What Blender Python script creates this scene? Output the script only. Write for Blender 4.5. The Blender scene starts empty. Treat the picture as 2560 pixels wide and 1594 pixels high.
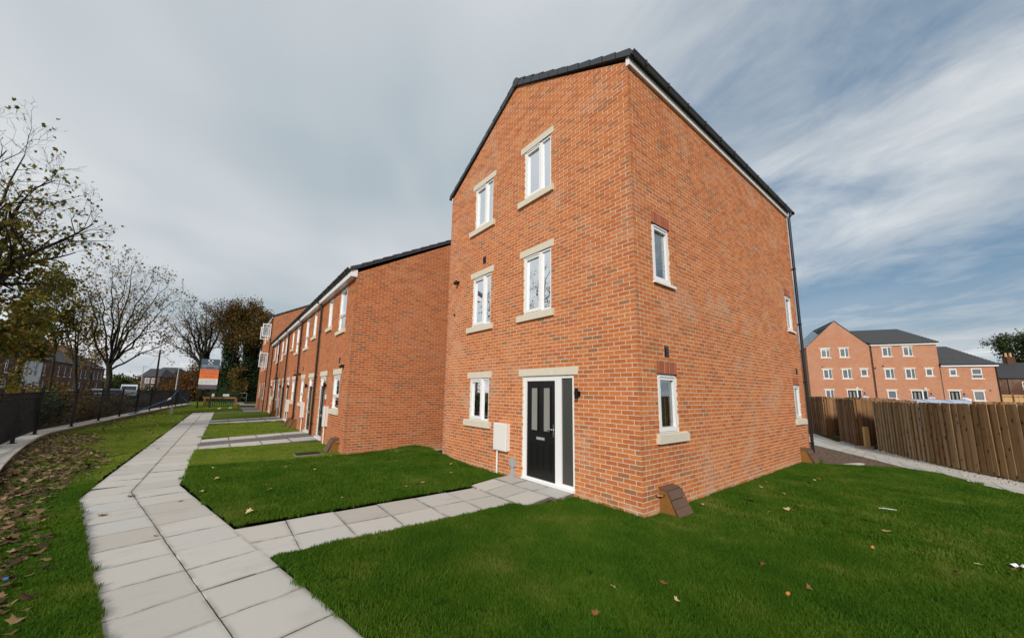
import bpy, math, random
import numpy as np
from mathutils import Matrix, Vector, Euler
R = math.radians
random.seed(7)
rng = np.random.default_rng(7)
scene = bpy.context.scene
COL = scene.collection

# ------------------------------------------------------------------ camera, sky, sun, exposure
cam_data = bpy.data.cameras.new('camera')
cam = bpy.data.objects.new('camera', cam_data)
COL.objects.link(cam)
CAM = Vector((-5.1621, -3.2541, 1.8474))
yaw, pitch, roll = 0.9029, 0.1504, 0.0159
d_ = Vector((math.cos(yaw)*math.cos(pitch), math.sin(yaw)*math.cos(pitch), math.sin(pitch)))
r0 = d_.cross(Vector((0, 0, 1))).normalized(); u0 = r0.cross(d_)
r_ = r0*math.cos(roll) + u0*math.sin(roll); u_ = -r0*math.sin(roll) + u0*math.cos(roll)
M = Matrix((r_, u_, -d_)).transposed().to_4x4(); M.translation = CAM
cam.matrix_world = M
cam_data.sensor_fit = 'HORIZONTAL'; cam_data.sensor_width = 36
cam_data.lens = 913.17*36/2560
cam_data.shift_x = 6.564/2560; cam_data.shift_y = 45.45/2560
cam_data.clip_start = 0.05; cam_data.clip_end = 3000
scene.camera = cam

SUN_AZ = R(40)      # direction the light travels in plan (from +X)
SUN_EL = R(27)
sun_data = bpy.data.lights.new('sun', 'SUN'); sun = bpy.data.objects.new('sun', sun_data); COL.objects.link(sun)
sun_data.energy = 1.5; sun_data.angle = R(11); sun_data.color = (1.0, 0.93, 0.84)
light_dir = Vector((math.cos(SUN_AZ)*math.cos(SUN_EL), math.sin(SUN_AZ)*math.cos(SUN_EL), -math.sin(SUN_EL)))
sun.rotation_euler = light_dir.to_track_quat('-Z', 'Y').to_euler(); sun.location = (0, 0, 30)
scene.view_settings.view_transform = 'Standard'; scene.view_settings.look = 'None'
scene.view_settings.gamma = 1; scene.view_settings.use_curve_mapping = False
scene.view_settings.exposure = 1.08
scene.cycles.use_denoising = True
scene.cycles.max_bounces = 7; scene.cycles.transparent_max_bounces = 16

class NT:
    """small helper to write node trees"""
    def __init__(s, tree): s.t = tree; s.n = tree.nodes; s.l = tree.links
    def add(s, typ, ins=None, **kw):
        n = s.n.new(typ)
        for k, v in kw.items(): setattr(n, k, v)
        if ins:
            for k, v in ins.items(): s.put(n.inputs[k], v)
        return n
    def put(s, sock, v):
        if isinstance(v, bpy.types.NodeSocket): s.l.new(v, sock)
        elif isinstance(v, bpy.types.Node): s.l.new(v.outputs[0], sock)
        else: sock.default_value = v
    def math(s, op, a, b=None, c=None, clamp=False):
        n = s.add('ShaderNodeMath', operation=op, use_clamp=clamp); s.put(n.inputs[0], a)
        if b is not None: s.put(n.inputs[1], b)
        if c is not None: s.put(n.inputs[2], c)
        return n.outputs[0]
    def vmath(s, op, a, b=None):
        n = s.add('ShaderNodeVectorMath', operation=op); s.put(n.inputs[0], a)
        if b is not None: s.put(n.inputs[1], b)
        return n.outputs[0]
    def mix(s, f, a, b, blend='MIX'):
        n = s.add('ShaderNodeMix', data_type='RGBA', blend_type=blend)
        s.put(n.inputs[0], f); s.put(n.inputs[6], a); s.put(n.inputs[7], b); return n.outputs[2]
    def noise(s, vec, scale, detail=4, rough=.55, dist=0):
        n = s.add('ShaderNodeTexNoise', {'Scale': scale, 'Detail': detail, 'Roughness': rough, 'Distortion': dist})
        if vec is not None: s.put(n.inputs['Vector'], vec)
        return n.outputs[0]
    def map(s, v, a, b, c=0, d=1):
        n = s.add('ShaderNodeMapRange', {'From Min': a, 'From Max': b, 'To Min': c, 'To Max': d}, interpolation_type='SMOOTHSTEP'); s.put(n.inputs[0], v); return n.outputs[0]
    def ramp(s, fac, stops):
        n = s.add('ShaderNodeValToRGB'); e = n.color_ramp.elements
        while len(e) < len(stops): e.new(.5)
        for k, (p, c) in enumerate(stops): e[k].position = p; e[k].color = (*c, 1)
        s.put(n.inputs[0], fac); return n.outputs[0]
def rgb(*c): return (*c, 1)

world = bpy.data.worlds.new('World'); scene.world = world; world.use_nodes = True
w = NT(world.node_tree); w.n.clear()
sky = w.add('ShaderNodeTexSky', sky_type='NISHITA', sun_disc=False, sun_elevation=SUN_EL, sun_rotation=math.pi/2 - SUN_AZ + math.pi, air_density=1.1, dust_density=0.6, ozone_density=1.6)
gen = w.add('ShaderNodeTexCoord').outputs['Generated']
sep = w.add('ShaderNodeSeparateXYZ', {0: gen})
dx, dy, dz = sep.outputs
hz = w.math('ADD', w.math('MAXIMUM', dz, 0.0), 0.12)
px_, py_ = w.math('DIVIDE', dx, hz), w.math('DIVIDE', dy, hz)
# cloud sheet coordinates: p along the sweep of the cloud streaks, q across them
SW = R(66)
pa = w.math('ADD', w.math('MULTIPLY', px_, math.cos(SW)), w.math('MULTIPLY', py_, math.sin(SW)))
qa = w.math('ADD', w.math('MULTIPLY', px_, -math.sin(SW)), w.math('MULTIPLY', py_, math.cos(SW)))
def sheet(kp, kq, z): return w.add('ShaderNodeCombineXYZ', {0: w.math('MULTIPLY', pa, kp), 1: w.math('MULTIPLY', qa, kq), 2: z}).outputs[0]
def warped(v, sc, amt):
    d = w.vmath('SUBTRACT', w.add('ShaderNodeTexNoise', {'Vector': v, 'Scale': sc, 'Detail': 3.0}).outputs['Color'], (.5, .5, .5))
    return w.vmath('ADD', v, w.add('ShaderNodeVectorMath', operation='SCALE', ins={0: d, 'Scale': amt}).outputs[0])
soft = warped(sheet(.6, .9, 4.9), .6, .5)
fine = warped(sheet(.82, 1.0, 7.7), .9, .9)
# the cloud sheet is closed on the left of the view and breaks up to the right
side = w.math('ADD', w.math('MULTIPLY', dx, 0.785), w.math('MULTIPLY', dy, -0.62))
broken = w.map(side, -.10, .45)
n1 = w.noise(soft, 0.75, 2, .45)
n2 = w.noise(fine, 2.0, 9, .6, .2)
cover = w.math('ADD', w.math('MULTIPLY', n1, 0.60), w.math('MULTIPLY', n2, 0.40))
cover = w.math('ADD', cover, w.math('SUBTRACT', 0.15, w.math('MULTIPLY', broken, 0.225)))
fac = w.map(cover, 0.31, 0.55)
low = w.map(dz, .30, .02)
fac = w.math('MAXIMUM', w.math('ADD', w.math('MULTIPLY', fac, 0.88), 0.06), w.math('MULTIPLY', low, .5))
skyc = w.add('ShaderNodeVectorMath', operation='SCALE', ins={0: sky.outputs[0], 'Scale': 0.030}).outputs[0]
skyc = w.mix(0.5, skyc, rgb(.068, .15, .245))
tonev = w.math('ADD', w.math('MULTIPLY', w.noise(soft, .9, 3, .5), .80), w.math('MULTIPLY', w.noise(fine, 2.6, 7, .6), w.math('ADD', w.math('MULTIPLY', broken, .34), .06)))
tonev = w.math('ADD', tonev, w.math('ADD', w.math('MULTIPLY', w.math('SUBTRACT', 1.0, broken), .14), w.math('MULTIPLY', low, .04)))
cloud = w.ramp(tonev, [(.36, (.19, .228, .252)), (.50, (.26, .283, .30)), (.60, (.31, .325, .338)), (.76, (.42, .428, .425))])
out = w.mix(fac, skyc, cloud)
bg = w.add('ShaderNodeBackground', {0: out, 1: 1.0})
w.l.new(bg.outputs[0], w.add('ShaderNodeOutputWorld').inputs[0])

# ------------------------------------------------------------------ materials
MATS = {}
def mat(name):
    def deco(fn):
        m = bpy.data.materials.new(name); m.use_nodes = True
        t = NT(m.node_tree); t.n.clear()
        sh = fn(t)
        o = t.add('ShaderNodeOutputMaterial'); t.l.new(sh if isinstance(sh, bpy.types.NodeSocket) else sh.outputs[0], o.inputs[0])
        MATS[name] = m
        return fn
    return deco
def bsdf(t, color, rough=.8, spec=.3, bump=None, metal=0, dist=.004, strength=.6, **kw):
    b = t.add('ShaderNodeBsdfPrincipled', {'Base Color': color, 'Roughness': rough, 'Specular IOR Level': spec, 'Metallic': metal})
    for k, v in kw.items(): t.put(b.inputs[k], v)
    if bump is not None:
        n = t.add('ShaderNodeBump', {'Strength': strength, 'Distance': dist, 'Height': bump}); t.l.new(n.outputs[0], b.inputs['Normal'])
    return b
def pos(t): return t.add('ShaderNodeNewGeometry').outputs['Position']
def tone(t):
    a = t.add('ShaderNodeAttribute', attribute_name='tone', attribute_type='GEOMETRY').outputs['Fac']
    b = t.add('ShaderNodeAttribute', attribute_name='tone', attribute_type='OBJECT').outputs['Fac']
    return t.math('ADD', a, b)
def stained(t, c, p, amount=1.0):
    """pale lime bloom in drifts over the wall and along its foot"""
    big = t.noise(p, .75, 5, .62, .5); fine = t.noise(p, 26, 4, .6)
    s = t.math('MULTIPLY', t.map(big, .50, .72), t.map(fine, .32, .64))
    zz = t.add('ShaderNodeSeparateXYZ', {0: p}).outputs[2]
    foot = t.math('MULTIPLY', t.map(zz, .24, .06), t.map(t.noise(p, 5.5, 4, .6), .40, .62))
    f = t.math('MULTIPLY', t.math('MAXIMUM', s, t.math('MULTIPLY', foot, 1.15)), .52*amount)
    return t.mix(f, c, rgb(.56, .42, .30))
def brick_mat(name, stops, bloom):
    @mat(name)
    def _(t):
        p = pos(t); tn = tone(t)
        lot = t.noise(p, .55, 3, .5)
        c = t.ramp(t.math('ADD', tn, t.math('MULTIPLY', t.math('SUBTRACT', lot, .5), .5), clamp=True), stops)
        c = t.mix(t.map(t.noise(p, 60, 3, .6), .35, .75), c, t.mix(.5, c, rgb(.62, .21, .08)))
        st = t.add('ShaderNodeMapping', {'Vector': p, 'Scale': (22, 22, 95)}).outputs[0]
        dk = t.map(t.noise(st, 1.0, 3, .6, .3), .61, .70)          # short dark drag marks of the wire cut face
        c = t.mix(t.math('MULTIPLY', dk, .72), c, rgb(.075, .045, .035))
        c = stained(t, c, p, bloom)
        return bsdf(t, c, .9, .15, t.noise(p, 150, 4, .6), dist=.004)
brick_mat('brick', [(0, (.25, .13, .065)), (.10, (.34, .16, .075)), (.18, (.36, .115, .045)), (.42, (.48, .138, .043)), (.75, (.57, .175, .05)), (1, (.60, .215, .068))], 1.0)
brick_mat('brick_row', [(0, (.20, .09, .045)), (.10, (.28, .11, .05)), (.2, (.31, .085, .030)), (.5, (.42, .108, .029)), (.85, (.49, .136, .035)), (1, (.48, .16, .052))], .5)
brick_mat('brick_soldier', [(0, (.26, .075, .045)), (1, (.40, .12, .07))], .5)
@mat('mortar')
def _(t):
    p = pos(t); c = t.mix(t.noise(p, 3, 4), rgb(.60, .51, .38), rgb(.70, .61, .47))
    return bsdf(t, stained(t, c, p, .6), .95, .1, t.noise(p, 220, 3), dist=.003)
@mat('mortar_row')
def _(t):
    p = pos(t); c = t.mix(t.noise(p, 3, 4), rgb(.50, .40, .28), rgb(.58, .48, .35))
    return bsdf(t, c, .95, .1, t.noise(p, 220, 3), dist=.003)
def far_brick(name, c1, c2, cm):
    @mat(name)
    def _(t):
        tc = t.add('ShaderNodeTexCoord'); o = tc.outputs['Object']
        nn = t.add('ShaderNodeSeparateXYZ', {0: tc.outputs['Normal']}).outputs
        s = t.add('ShaderNodeSeparateXYZ', {0: o}).outputs
        isx = t.math('GREATER_THAN', t.math('ABSOLUTE', nn[0]), .5)
        h = t.add('ShaderNodeMix', data_type='FLOAT', ins={0: isx, 2: s[0], 3: s[1]}).outputs[0]
        v = t.add('ShaderNodeCombineXYZ', {0: h, 1: s[2], 2: 0.0}).outputs[0]
        b = t.add('ShaderNodeTexBrick', {'Vector': v, 'Color1': c1, 'Color2': c2, 'Mortar': cm, 'Scale': 1.0, 'Mortar Size': .010, 'Mortar Smooth': .1, 'Bias': 0.0, 'Brick Width': .225, 'Row Height': .075})
        c = t.mix(t.map(t.noise(o, .5, 4), .4, .7), b.outputs[0], t.mix(.25, b.outputs[0], rgb(.5, .36, .26)))
        return bsdf(t, c, .92, .12, t.math('SUBTRACT', 1.0, b.outputs[1]), dist=.006)
far_brick('brick_far', rgb(.54, .155, .05), rgb(.36, .10, .045), rgb(.58, .48, .36))
far_brick('brick_old', rgb(.12, .042, .026), rgb(.08, .034, .024), rgb(.11, .085, .065))
def plain(name, col, rough=.6, spec=.3, nscale=None, var=.25, bump=None, metal=0, **kw):
    @mat(name)
    def _(t):
        c = rgb(*col); b = None
        if nscale:
            p = pos(t); n = t.noise(p, nscale, 5, .6)
            c = t.mix(n, rgb(*[x*(1-var) for x in col]), rgb(*[min(1, x*(1+var)) for x in col]))
            if bump: b = t.noise(p, bump, 4)
        return bsdf(t, c, rough, spec, b, metal, **kw)
plain('stone', (.66, .60, .49), .9, .2, 9, .10, 160)
plain('upvc', (.80, .80, .80), .35, .45, 2.0, .02)
plain('white_paint', (.80, .79, .76), .6, .3, 1.5, .03)
plain('plaster', (.72, .71, .68), .85, .2, 1.2, .03)
plain('black_plastic', (.012, .012, .013), .35, .45)
plain('black_metal', (.006, .006, .007), .6, .2, 20, .3)
plain('door_black', (.009, .009, .010), .28, .5, 40, .3)
plain('door_green', (.012, .022, .016), .3, .5, 40, .3)
plain('chrome', (.75, .75, .76), .18, .5, metal=1)
plain('floor_inside', (.22, .16, .10), .6, .3, 4, .2)
plain('roof_tile', (.062, .066, .072), .75, .3, 7, .25, 60)
plain('roof_verge', (.050, .056, .064), .6, .35, 5, .15)
plain('slate_old', (.042, .044, .05), .6, .35, 3, .35, 30)
plain('coping', (.42, .40, .36), .9, .2, 6, .18, 90)
plain('kerb_stone', (.23, .19, .155), .95, .15, 5, .3, 60)
plain('asphalt', (.05, .05, .053), .95, .2, 25, .25, 120)
plain('pavement_far', (.24, .23, .215), .95, .2, 4, .15)
plain('box_brown', (.235, .115, .028), .6, .3, 8, .2)
plain('box_lid', (.135, .082, .058), .75, .25, 10, .2, 60)
plain('copper', (.30, .15, .08), .5, .5, metal=.9)
plain('grey_plastic', (.36, .38, .40), .5, .35)
plain('meter_white', (.76, .75, .72), .45, .4, 3, .03)
plain('render_white', (.62, .63, .62), .9, .2, 2, .12)
plain('timber_post', (.25, .125, .05), .85, .2, 12, .3)
plain('timber_pale', (.55, .34, .16), .85, .2, 8, .2)
plain('rope_blue', (.06, .20, .42), .7, .3)
plain('sign_navy', (.075, .115, .165), .45, .4)
plain('sign_orange', (.82, .19, .045), .45, .4)
plain('sign_white', (.72, .74, .72), .45, .4)
plain('sign_red', (.62, .06, .04), .45, .4)
plain('sign_grey', (.12, .14, .15), .6, .3)
plain('sign_blue', (.05, .16, .40), .45, .4)
plain('van_white', (.66, .68, .72), .3, .5)
plain('car_blue', (.03, .09, .25), .25, .6)
plain('car_grey', (.20, .21, .22), .25, .6)
plain('tyre', (.012, .012, .012), .9, .2)
plain('dark_glass', (.02, .025, .03), .08, .6)
plain('plastic_sheet', (.36, .42, .52), .3, .5, 2, .1)
plain('pebble', (.50, .48, .44), .9, .2, 40, .3)
plain('gravel_grey', (.17, .165, .16), .9, .2, 60, .5)
plain('green_metal', (.010, .045, .03), .6, .3)
plain('soil_dark', (.05, .035, .025), 1.0, .1, 14, .4, 50)
plain('litter_white', (.78, .80, .82), .5, .4)
plain('conker', (.48, .20, .045), .45, .4)
@mat('soil')
def _(t):
    p = pos(t); m = t.add('ShaderNodeMapping', {'Vector': p, 'Rotation': (0, 0, R(35)), 'Scale': (1.2, 7, 1)}).outputs[0]
    c = t.ramp(t.noise(m, 2.2, 7, .65), [(.25, (.075, .047, .033)), (.5, (.15, .10, .072)), (.75, (.24, .18, .14))])
    return bsdf(t, c, 1, .1, t.noise(p, 25, 6, .7), dist=.03)
@mat('glass')
def _(t):
    lw = t.add('ShaderNodeLayerWeight', {'Blend': .35})
    f = t.math('ADD', t.math('MULTIPLY', lw.outputs['Fresnel'], .7), .17, clamp=True)
    tr = t.add('ShaderNodeBsdfTransparent', {0: rgb(.86, .89, .88)}); gl = t.add('ShaderNodeBsdfGlossy', {0: rgb(.92, .95, .97), 'Roughness': .015})
    return t.add('ShaderNodeMixShader', {0: f, 1: tr.outputs[0], 2: gl.outputs[0]})
@mat('glass_frosted')
def _(t):
    p = pos(t)
    return bsdf(t, rgb(.055, .055, .05), .32, .6, t.noise(p, 90, 3), dist=.002)
@mat('glass_frosted_pale')
def _(t):
    p = pos(t)
    return bsdf(t, rgb(.26, .255, .235), .3, .6, t.noise(p, 90, 3), dist=.002)
@mat('blind')
def _(t):
    z = t.add('ShaderNodeSeparateXYZ', {0: pos(t)}).outputs[2]
    s = t.math('FRACT', t.math('MULTIPLY', z, 28))
    return bsdf(t, t.mix(t.map(s, .0, .35), rgb(.16, .15, .14), rgb(.42, .40, .38)), .7, .3)
plain('fill_pale', (.62, .63, .62), .9, .1, 3, .05)  # for the pale sheets added behind panes to lighten the glass
@mat('slab')
def _(t):
    p = pos(t); oi = t.add('ShaderNodeObjectInfo').outputs['Random']
    v = t.add('ShaderNodeVectorMath', operation='ADD', ins={0: p, 1: t.add('ShaderNodeCombineXYZ', {0: t.math('MULTIPLY', oi, 37.0), 1: t.math('MULTIPLY', oi, 11.0), 2: 0.0}).outputs[0]}).outputs[0]
    base = t.ramp(oi, [(0, (.455, .435, .395)), (.35, (.50, .485, .445)), (.7, (.53, .515, .475)), (1, (.485, .485, .465))])
    m = t.add('ShaderNodeMapping', {'Vector': v, 'Rotation': (0, 0, R(14)), 'Scale': (.9, 1.9, 1)}).outputs[0]
    st = t.map(t.noise(m, 1.5, 6, .62, .4), .52, .78)
    c = t.mix(t.math('MULTIPLY', st, .24), base, rgb(.22, .22, .22))
    c = t.mix(t.math('MULTIPLY', t.map(t.noise(v, 7, 5, .7), .6, .8), .3), c, rgb(.54, .51, .46))
    c = t.mix(t.math('MULTIPLY', t.map(t.noise(p, 140, 2, .5), .62, .72), .35), c, rgb(.20, .19, .17))
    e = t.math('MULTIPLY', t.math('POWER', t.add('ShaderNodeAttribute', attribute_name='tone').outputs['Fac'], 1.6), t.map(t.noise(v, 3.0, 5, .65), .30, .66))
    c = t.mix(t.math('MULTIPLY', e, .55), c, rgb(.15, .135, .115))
    return bsdf(t, c, .93, .15, t.noise(p, 180, 4, .6), dist=.0025, strength=.5)
@mat('joint_soil')
def _(t): return bsdf(t, t.mix(t.noise(pos(t), 9, 4), rgb(.035, .027, .02), rgb(.07, .055, .042)), 1, .1)
def lawn_mat(name, a, b, cc):
    @mat(name)
    def _(t):
        p = pos(t)
        c = t.mix(t.map(t.noise(p, .9, 4, .6), .35, .65), rgb(*a), rgb(*b))
        c = t.mix(t.map(t.noise(p, 45, 4, .7), .5, .75), c, rgb(*cc))
        return bsdf(t, c, 1, .05, t.noise(p, 70, 4, .7), dist=.03)
lawn_mat('lawn_new', (.016, .045, .004), (.026, .065, .006), (.045, .05, .012))
lawn_mat('lawn_old', (.065, .11, .012), (.09, .14, .016), (.11, .12, .03))
lawn_mat('ground_mat', (.045, .05, .02), (.06, .055, .025), (.04, .035, .02))
def blade_mat(name, stops):
    @mat(name)
    def _(t):
        p = pos(t)
        f = t.math('ADD', t.math('MULTIPLY', t.noise(p, .9, 5, .65), .85), t.math('MULTIPLY', t.noise(p, 90, 2), .3))
        c = t.ramp(f, stops)
        b = bsdf(t, c, .6, .12)
        tr = t.add('ShaderNodeBsdfTranslucent', {0: t.mix(.35, c, rgb(.25, .35, .02))})
        return t.add('ShaderNodeMixShader', {0: .25, 1: b.outputs[0], 2: tr.outputs[0]})
blade_mat('blade_new', [(.30, (.026, .075, .004)), (.50, (.048, .125, .008)), (.62, (.075, .150, .010)), (.74, (.16, .20, .035))])
blade_mat('blade_old', [(.32, (.115, .195, .016)), (.55, (.17, .25, .026)), (.8, (.27, .28, .06))])
def leaf_mat(name, stops, trans=.3):
    @mat(name)
    def _(t):
        tn = t.add('ShaderNodeNewGeometry').outputs['Random Per Island']
        c = t.ramp(tn, stops); b = bsdf(t, c, .7, .2)
        tr = t.add('ShaderNodeBsdfTranslucent', {0: c})
        return t.add('ShaderNodeMixShader', {0: trans, 1: b.outputs[0], 2: tr.outputs[0]})
leaf_mat('leaf_maple', [(0, (.07, .095, .014)), (.45, (.14, .15, .022)), (.75, (.22, .17, .028)), (1, (.30, .14, .024))], .4)
leaf_mat('leaf_brown', [(0, (.055, .045, .012)), (.5, (.12, .075, .018)), (1, (.20, .11, .025))])
leaf_mat('leaf_sparse', [(0, (.11, .085, .02)), (.5, (.19, .12, .025)), (1, (.26, .14, .03))])
leaf_mat('leaf_beech', [(0, (.075, .032, .012)), (.6, (.15, .065, .018)), (1, (.20, .10, .03))])
leaf_mat('leaf_ivy', [(0, (.006, .018, .005)), (.6, (.014, .035, .008)), (1, (.03, .06, .013))], .15)
leaf_mat('leaf_green', [(0, (.02, .04, .010)), (.6, (.045, .07, .016)), (1, (.08, .09, .02))])
leaf_mat('leaf_litter', [(0, (.045, .026, .016)), (.4, (.10, .058, .030)), (.75, (.20, .125, .06)), (1, (.34, .245, .125))], .1)
leaf_mat('leaf_pale', [(0, (.42, .30, .14)), (.5, (.55, .42, .22)), (1, (.62, .52, .32))], .1)
leaf_mat('leaf_rust', [(0, (.16, .07, .03)), (1, (.30, .13, .045))], .1)
@mat('bark')
def _(t):
    p = pos(t); m = t.add('ShaderNodeMapping', {'Vector': p, 'Scale': (1, 1, .25)}).outputs[0]
    n = t.noise(m, 9, 5, .65)
    return bsdf(t, t.ramp(n, [(.3, (.022, .020, .014)), (.6, (.05, .045, .03)), (.8, (.085, .085, .055))]), .95, .1, n, dist=.03)
@mat('bark_dark')
def _(t):
    p = pos(t); n = t.noise(p, 9, 4, .65)
    return bsdf(t, t.ramp(n, [(.3, (.016, .014, .011)), (.8, (.045, .038, .028))]), .95, .1)
@mat('fence_timber')
def _(t):
    tc = t.add('ShaderNodeTexCoord').outputs['Object']; oi = t.add('ShaderNodeObjectInfo').outputs['Random']
    off = t.add('ShaderNodeCombineXYZ', {0: t.math('MULTIPLY', oi, 53.0), 1: t.math('MULTIPLY', oi, 17.0), 2: t.math('MULTIPLY', oi, 29.0)}).outputs[0]
    v = t.vmath('ADD', tc, off)
    base = t.ramp(oi, [(0, (.25, .155, .072)), (.3, (.31, .205, .10)), (.6, (.37, .255, .135)), (.85, (.41, .30, .18)), (1, (.36, .29, .20))])
    g = t.add('ShaderNodeMapping', {'Vector': v, 'Scale': (60, 60, 1.6)}).outputs[0]
    c = t.mix(t.math('MULTIPLY', t.map(t.noise(g, 1, 5, .6, .6), .45, .7), .55), base, t.mix(.6, base, rgb(.08, .045, .02)))
    k = t.add('ShaderNodeTexVoronoi', {'Vector': t.add('ShaderNodeMapping', {'Vector': v, 'Scale': (7, 7, 3.6)}).outputs[0], 'Scale': 1.0}).outputs[0]
    c = t.mix(t.math('MULTIPLY', t.map(k, .24, .10), .9), c, rgb(.04, .02, .009))
    c = t.mix(t.math('MULTIPLY', t.map(t.noise(v, 2.2, 3), .55, .75), .5), c, rgb(.10, .052, .022))
    return bsdf(t, c, .85, .2, t.noise(g, 1, 4), dist=.002)
@mat('fence_dark')
def _(t):
    tc = t.add('ShaderNodeTexCoord').outputs['Object']; oi = t.add('ShaderNodeObjectInfo').outputs['Random']
    g = t.add('ShaderNodeMapping', {'Vector': tc, 'Scale': (50, 50, 1.5)}).outputs[0]
    c = t.ramp(oi, [(0, (.15, .07, .028)), (.5, (.22, .115, .048)), (1, (.31, .19, .11))])
    c = t.mix(t.math('MULTIPLY', t.map(t.noise(g, 1, 5, .6), .5, .68), .6), c, rgb(.42, .33, .24))
    k = t.add('ShaderNodeTexVoronoi', {'Vector': t.add('ShaderNodeMapping', {'Vector': tc, 'Scale': (7, 7, 3.6)}).outputs[0], 'Scale': 1.0}).outputs[0]
    c = t.mix(t.math('MULTIPLY', t.map(k, .18, .08), .85), c, rgb(.04, .02, .01))
    return bsdf(t, c, .85, .2)

# ------------------------------------------------------------------ mesh helpers
class Frame:
    """a wall plane: a runs along it, z up, d outwards"""
    def __init__(s, o, ang, out=-1):
        s.o = Vector((o[0], o[1], 0)); s.ang = ang
        s.e = Vector((math.cos(ang), math.sin(ang), 0)); s.n = Vector((-math.sin(ang), math.cos(ang), 0))*out
        s.out = out
    def P(s, a, z, d=0.0): return s.o + s.e*a + s.n*d + Vector((0, 0, z))
WORLD = Frame((0, 0), 0, 1)     # a = x, d = y
BOXF = [(0, 1, 3, 2), (4, 6, 7, 5), (0, 4, 5, 1), (2, 3, 7, 6), (0, 2, 6, 4), (1, 5, 7, 3)]
class MB:
    def __init__(s): s.v = []; s.f = []; s.m = []; s.t = None
    def box(s, fr, a0, a1, z0, z1, d0, d1, mi=0):
        b = len(s.v)
        for a in (a0, a1):
            for z in (z0, z1):
                for d in (d0, d1): s.v.append(fr.P(a, z, d))
        s.f += [tuple(b+i for i in q) for q in BOXF]; s.m += [mi]*6
        return s
    def prism(s, fr, poly, d0, d1, mi=0):
        """poly: list of (a, z)"""
        b = len(s.v); n = len(poly)
        for d in (d0, d1):
            for a, z in poly: s.v.append(fr.P(a, z, d))
        s.f.append(tuple(range(b, b+n))); s.f.append(tuple(range(b+2*n-1, b+n-1, -1))); s.m += [mi]*2
        for i in range(n):
            j = (i+1) % n; s.f.append((b+i, b+n+i, b+n+j, b+j)); s.m.append(mi)
        return s
    def quad(s, pts, mi=0):
        b = len(s.v); s.v += [Vector(p) for p in pts]; s.f.append(tuple(range(b, b+len(pts)))); s.m.append(mi); return s
    def tube(s, pts, rad, n=8, mi=0, cap=True):
        pts = [Vector(p) for p in pts]; k = len(pts)
        if not hasattr(rad, '__len__'): rad = [rad]*k
        b = len(s.v)
        for i, p in enumerate(pts):
            t = (pts[min(i+1, k-1)] - pts[max(i-1, 0)]).normalized()
            x = t.cross(Vector((0, 0, 1)) if abs(t.z) < .9 else Vector((0, 1, 0))).normalized(); y = x.cross(t)
            for j in range(n):
                an = 2*math.pi*j/n; s.v.append(p + (x*math.cos(an) + y*math.sin(an))*rad[i])
        for i in range(k-1):
            for j in range(n):
                s.f.append((b+i*n+j, b+i*n+(j+1) % n, b+(i+1)*n+(j+1) % n, b+(i+1)*n+j)); s.m.append(mi)
        if cap: s.f.append(tuple(b+j for j in range(n))[::-1]); s.f.append(tuple(b+(k-1)*n+j for j in range(n))); s.m += [mi]*2
        return s
    def mesh(s, name, mats):
        me = bpy.data.meshes.new(name); me.from_pydata([tuple(v) for v in s.v], [], s.f)
        for m in (mats if isinstance(mats, (list, tuple)) else [mats]): me.materials.append(MATS[m])
        if any(s.m): me.polygons.foreach_set('material_index', s.m)
        if s.t is not None:
            a = me.attributes.new('tone', 'FLOAT', 'POINT'); a.data.foreach_set('value', s.t)
        me.update(); return me
def link(name, data, parent=None, label=None, cat=None, group=None, kind=None):
    o = bpy.data.objects.new(name, data); COL.objects.link(o)
    if parent is not None:
        o.parent = parent; o.matrix_parent_inverse = PINV.get(parent.name, Matrix.Translation(-parent.location) if parent.parent is None and parent.rotation_euler[2] == 0 else Matrix())
    if label: o['label'] = label
    if cat: o['category'] = cat
    if group: o['group'] = group
    if kind: o['kind'] = kind
    return o
PINV = {}
def empty(name, loc, label, cat, group=None, rz=0):
    o = link(name, None, None, label, cat, group); o.location = loc; o.rotation_euler = (0, 0, rz); o.empty_display_size = .2
    if rz == 0: PINV[o.name] = Matrix.Translation(-Vector(loc))   # children then hold world coordinates
    return o
def put(mb, name, mats, parent=None, smooth=False, **kw):
    me = mb.mesh(name, mats)
    if smooth: me.polygons.foreach_set('use_smooth', [True]*len(me.polygons))
    return link(name, me, parent, **kw)
def raw_mesh(name, v, f, mats, tone=None, smooth=False):
    """numpy arrays: v (n,3), f (m,k)"""
    me = bpy.data.meshes.new(name); k = f.shape[1]
    me.vertices.add(len(v)); me.vertices.foreach_set('co', np.ascontiguousarray(v, np.float32).ravel())
    me.loops.add(f.size); me.loops.foreach_set('vertex_index', np.ascontiguousarray(f, np.int32).ravel())
    me.polygons.add(len(f)); me.polygons.foreach_set('loop_start', np.arange(0, f.size, k, dtype=np.int32))
    me.polygons.foreach_set('loop_total', np.full(len(f), k, np.int32))
    if smooth: me.polygons.foreach_set('use_smooth', np.ones(len(f), bool))
    for m in (mats if isinstance(mats, (list, tuple)) else [mats]): me.materials.append(MATS[m])
    me.update(calc_edges=True); me.validate(); return me

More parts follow.
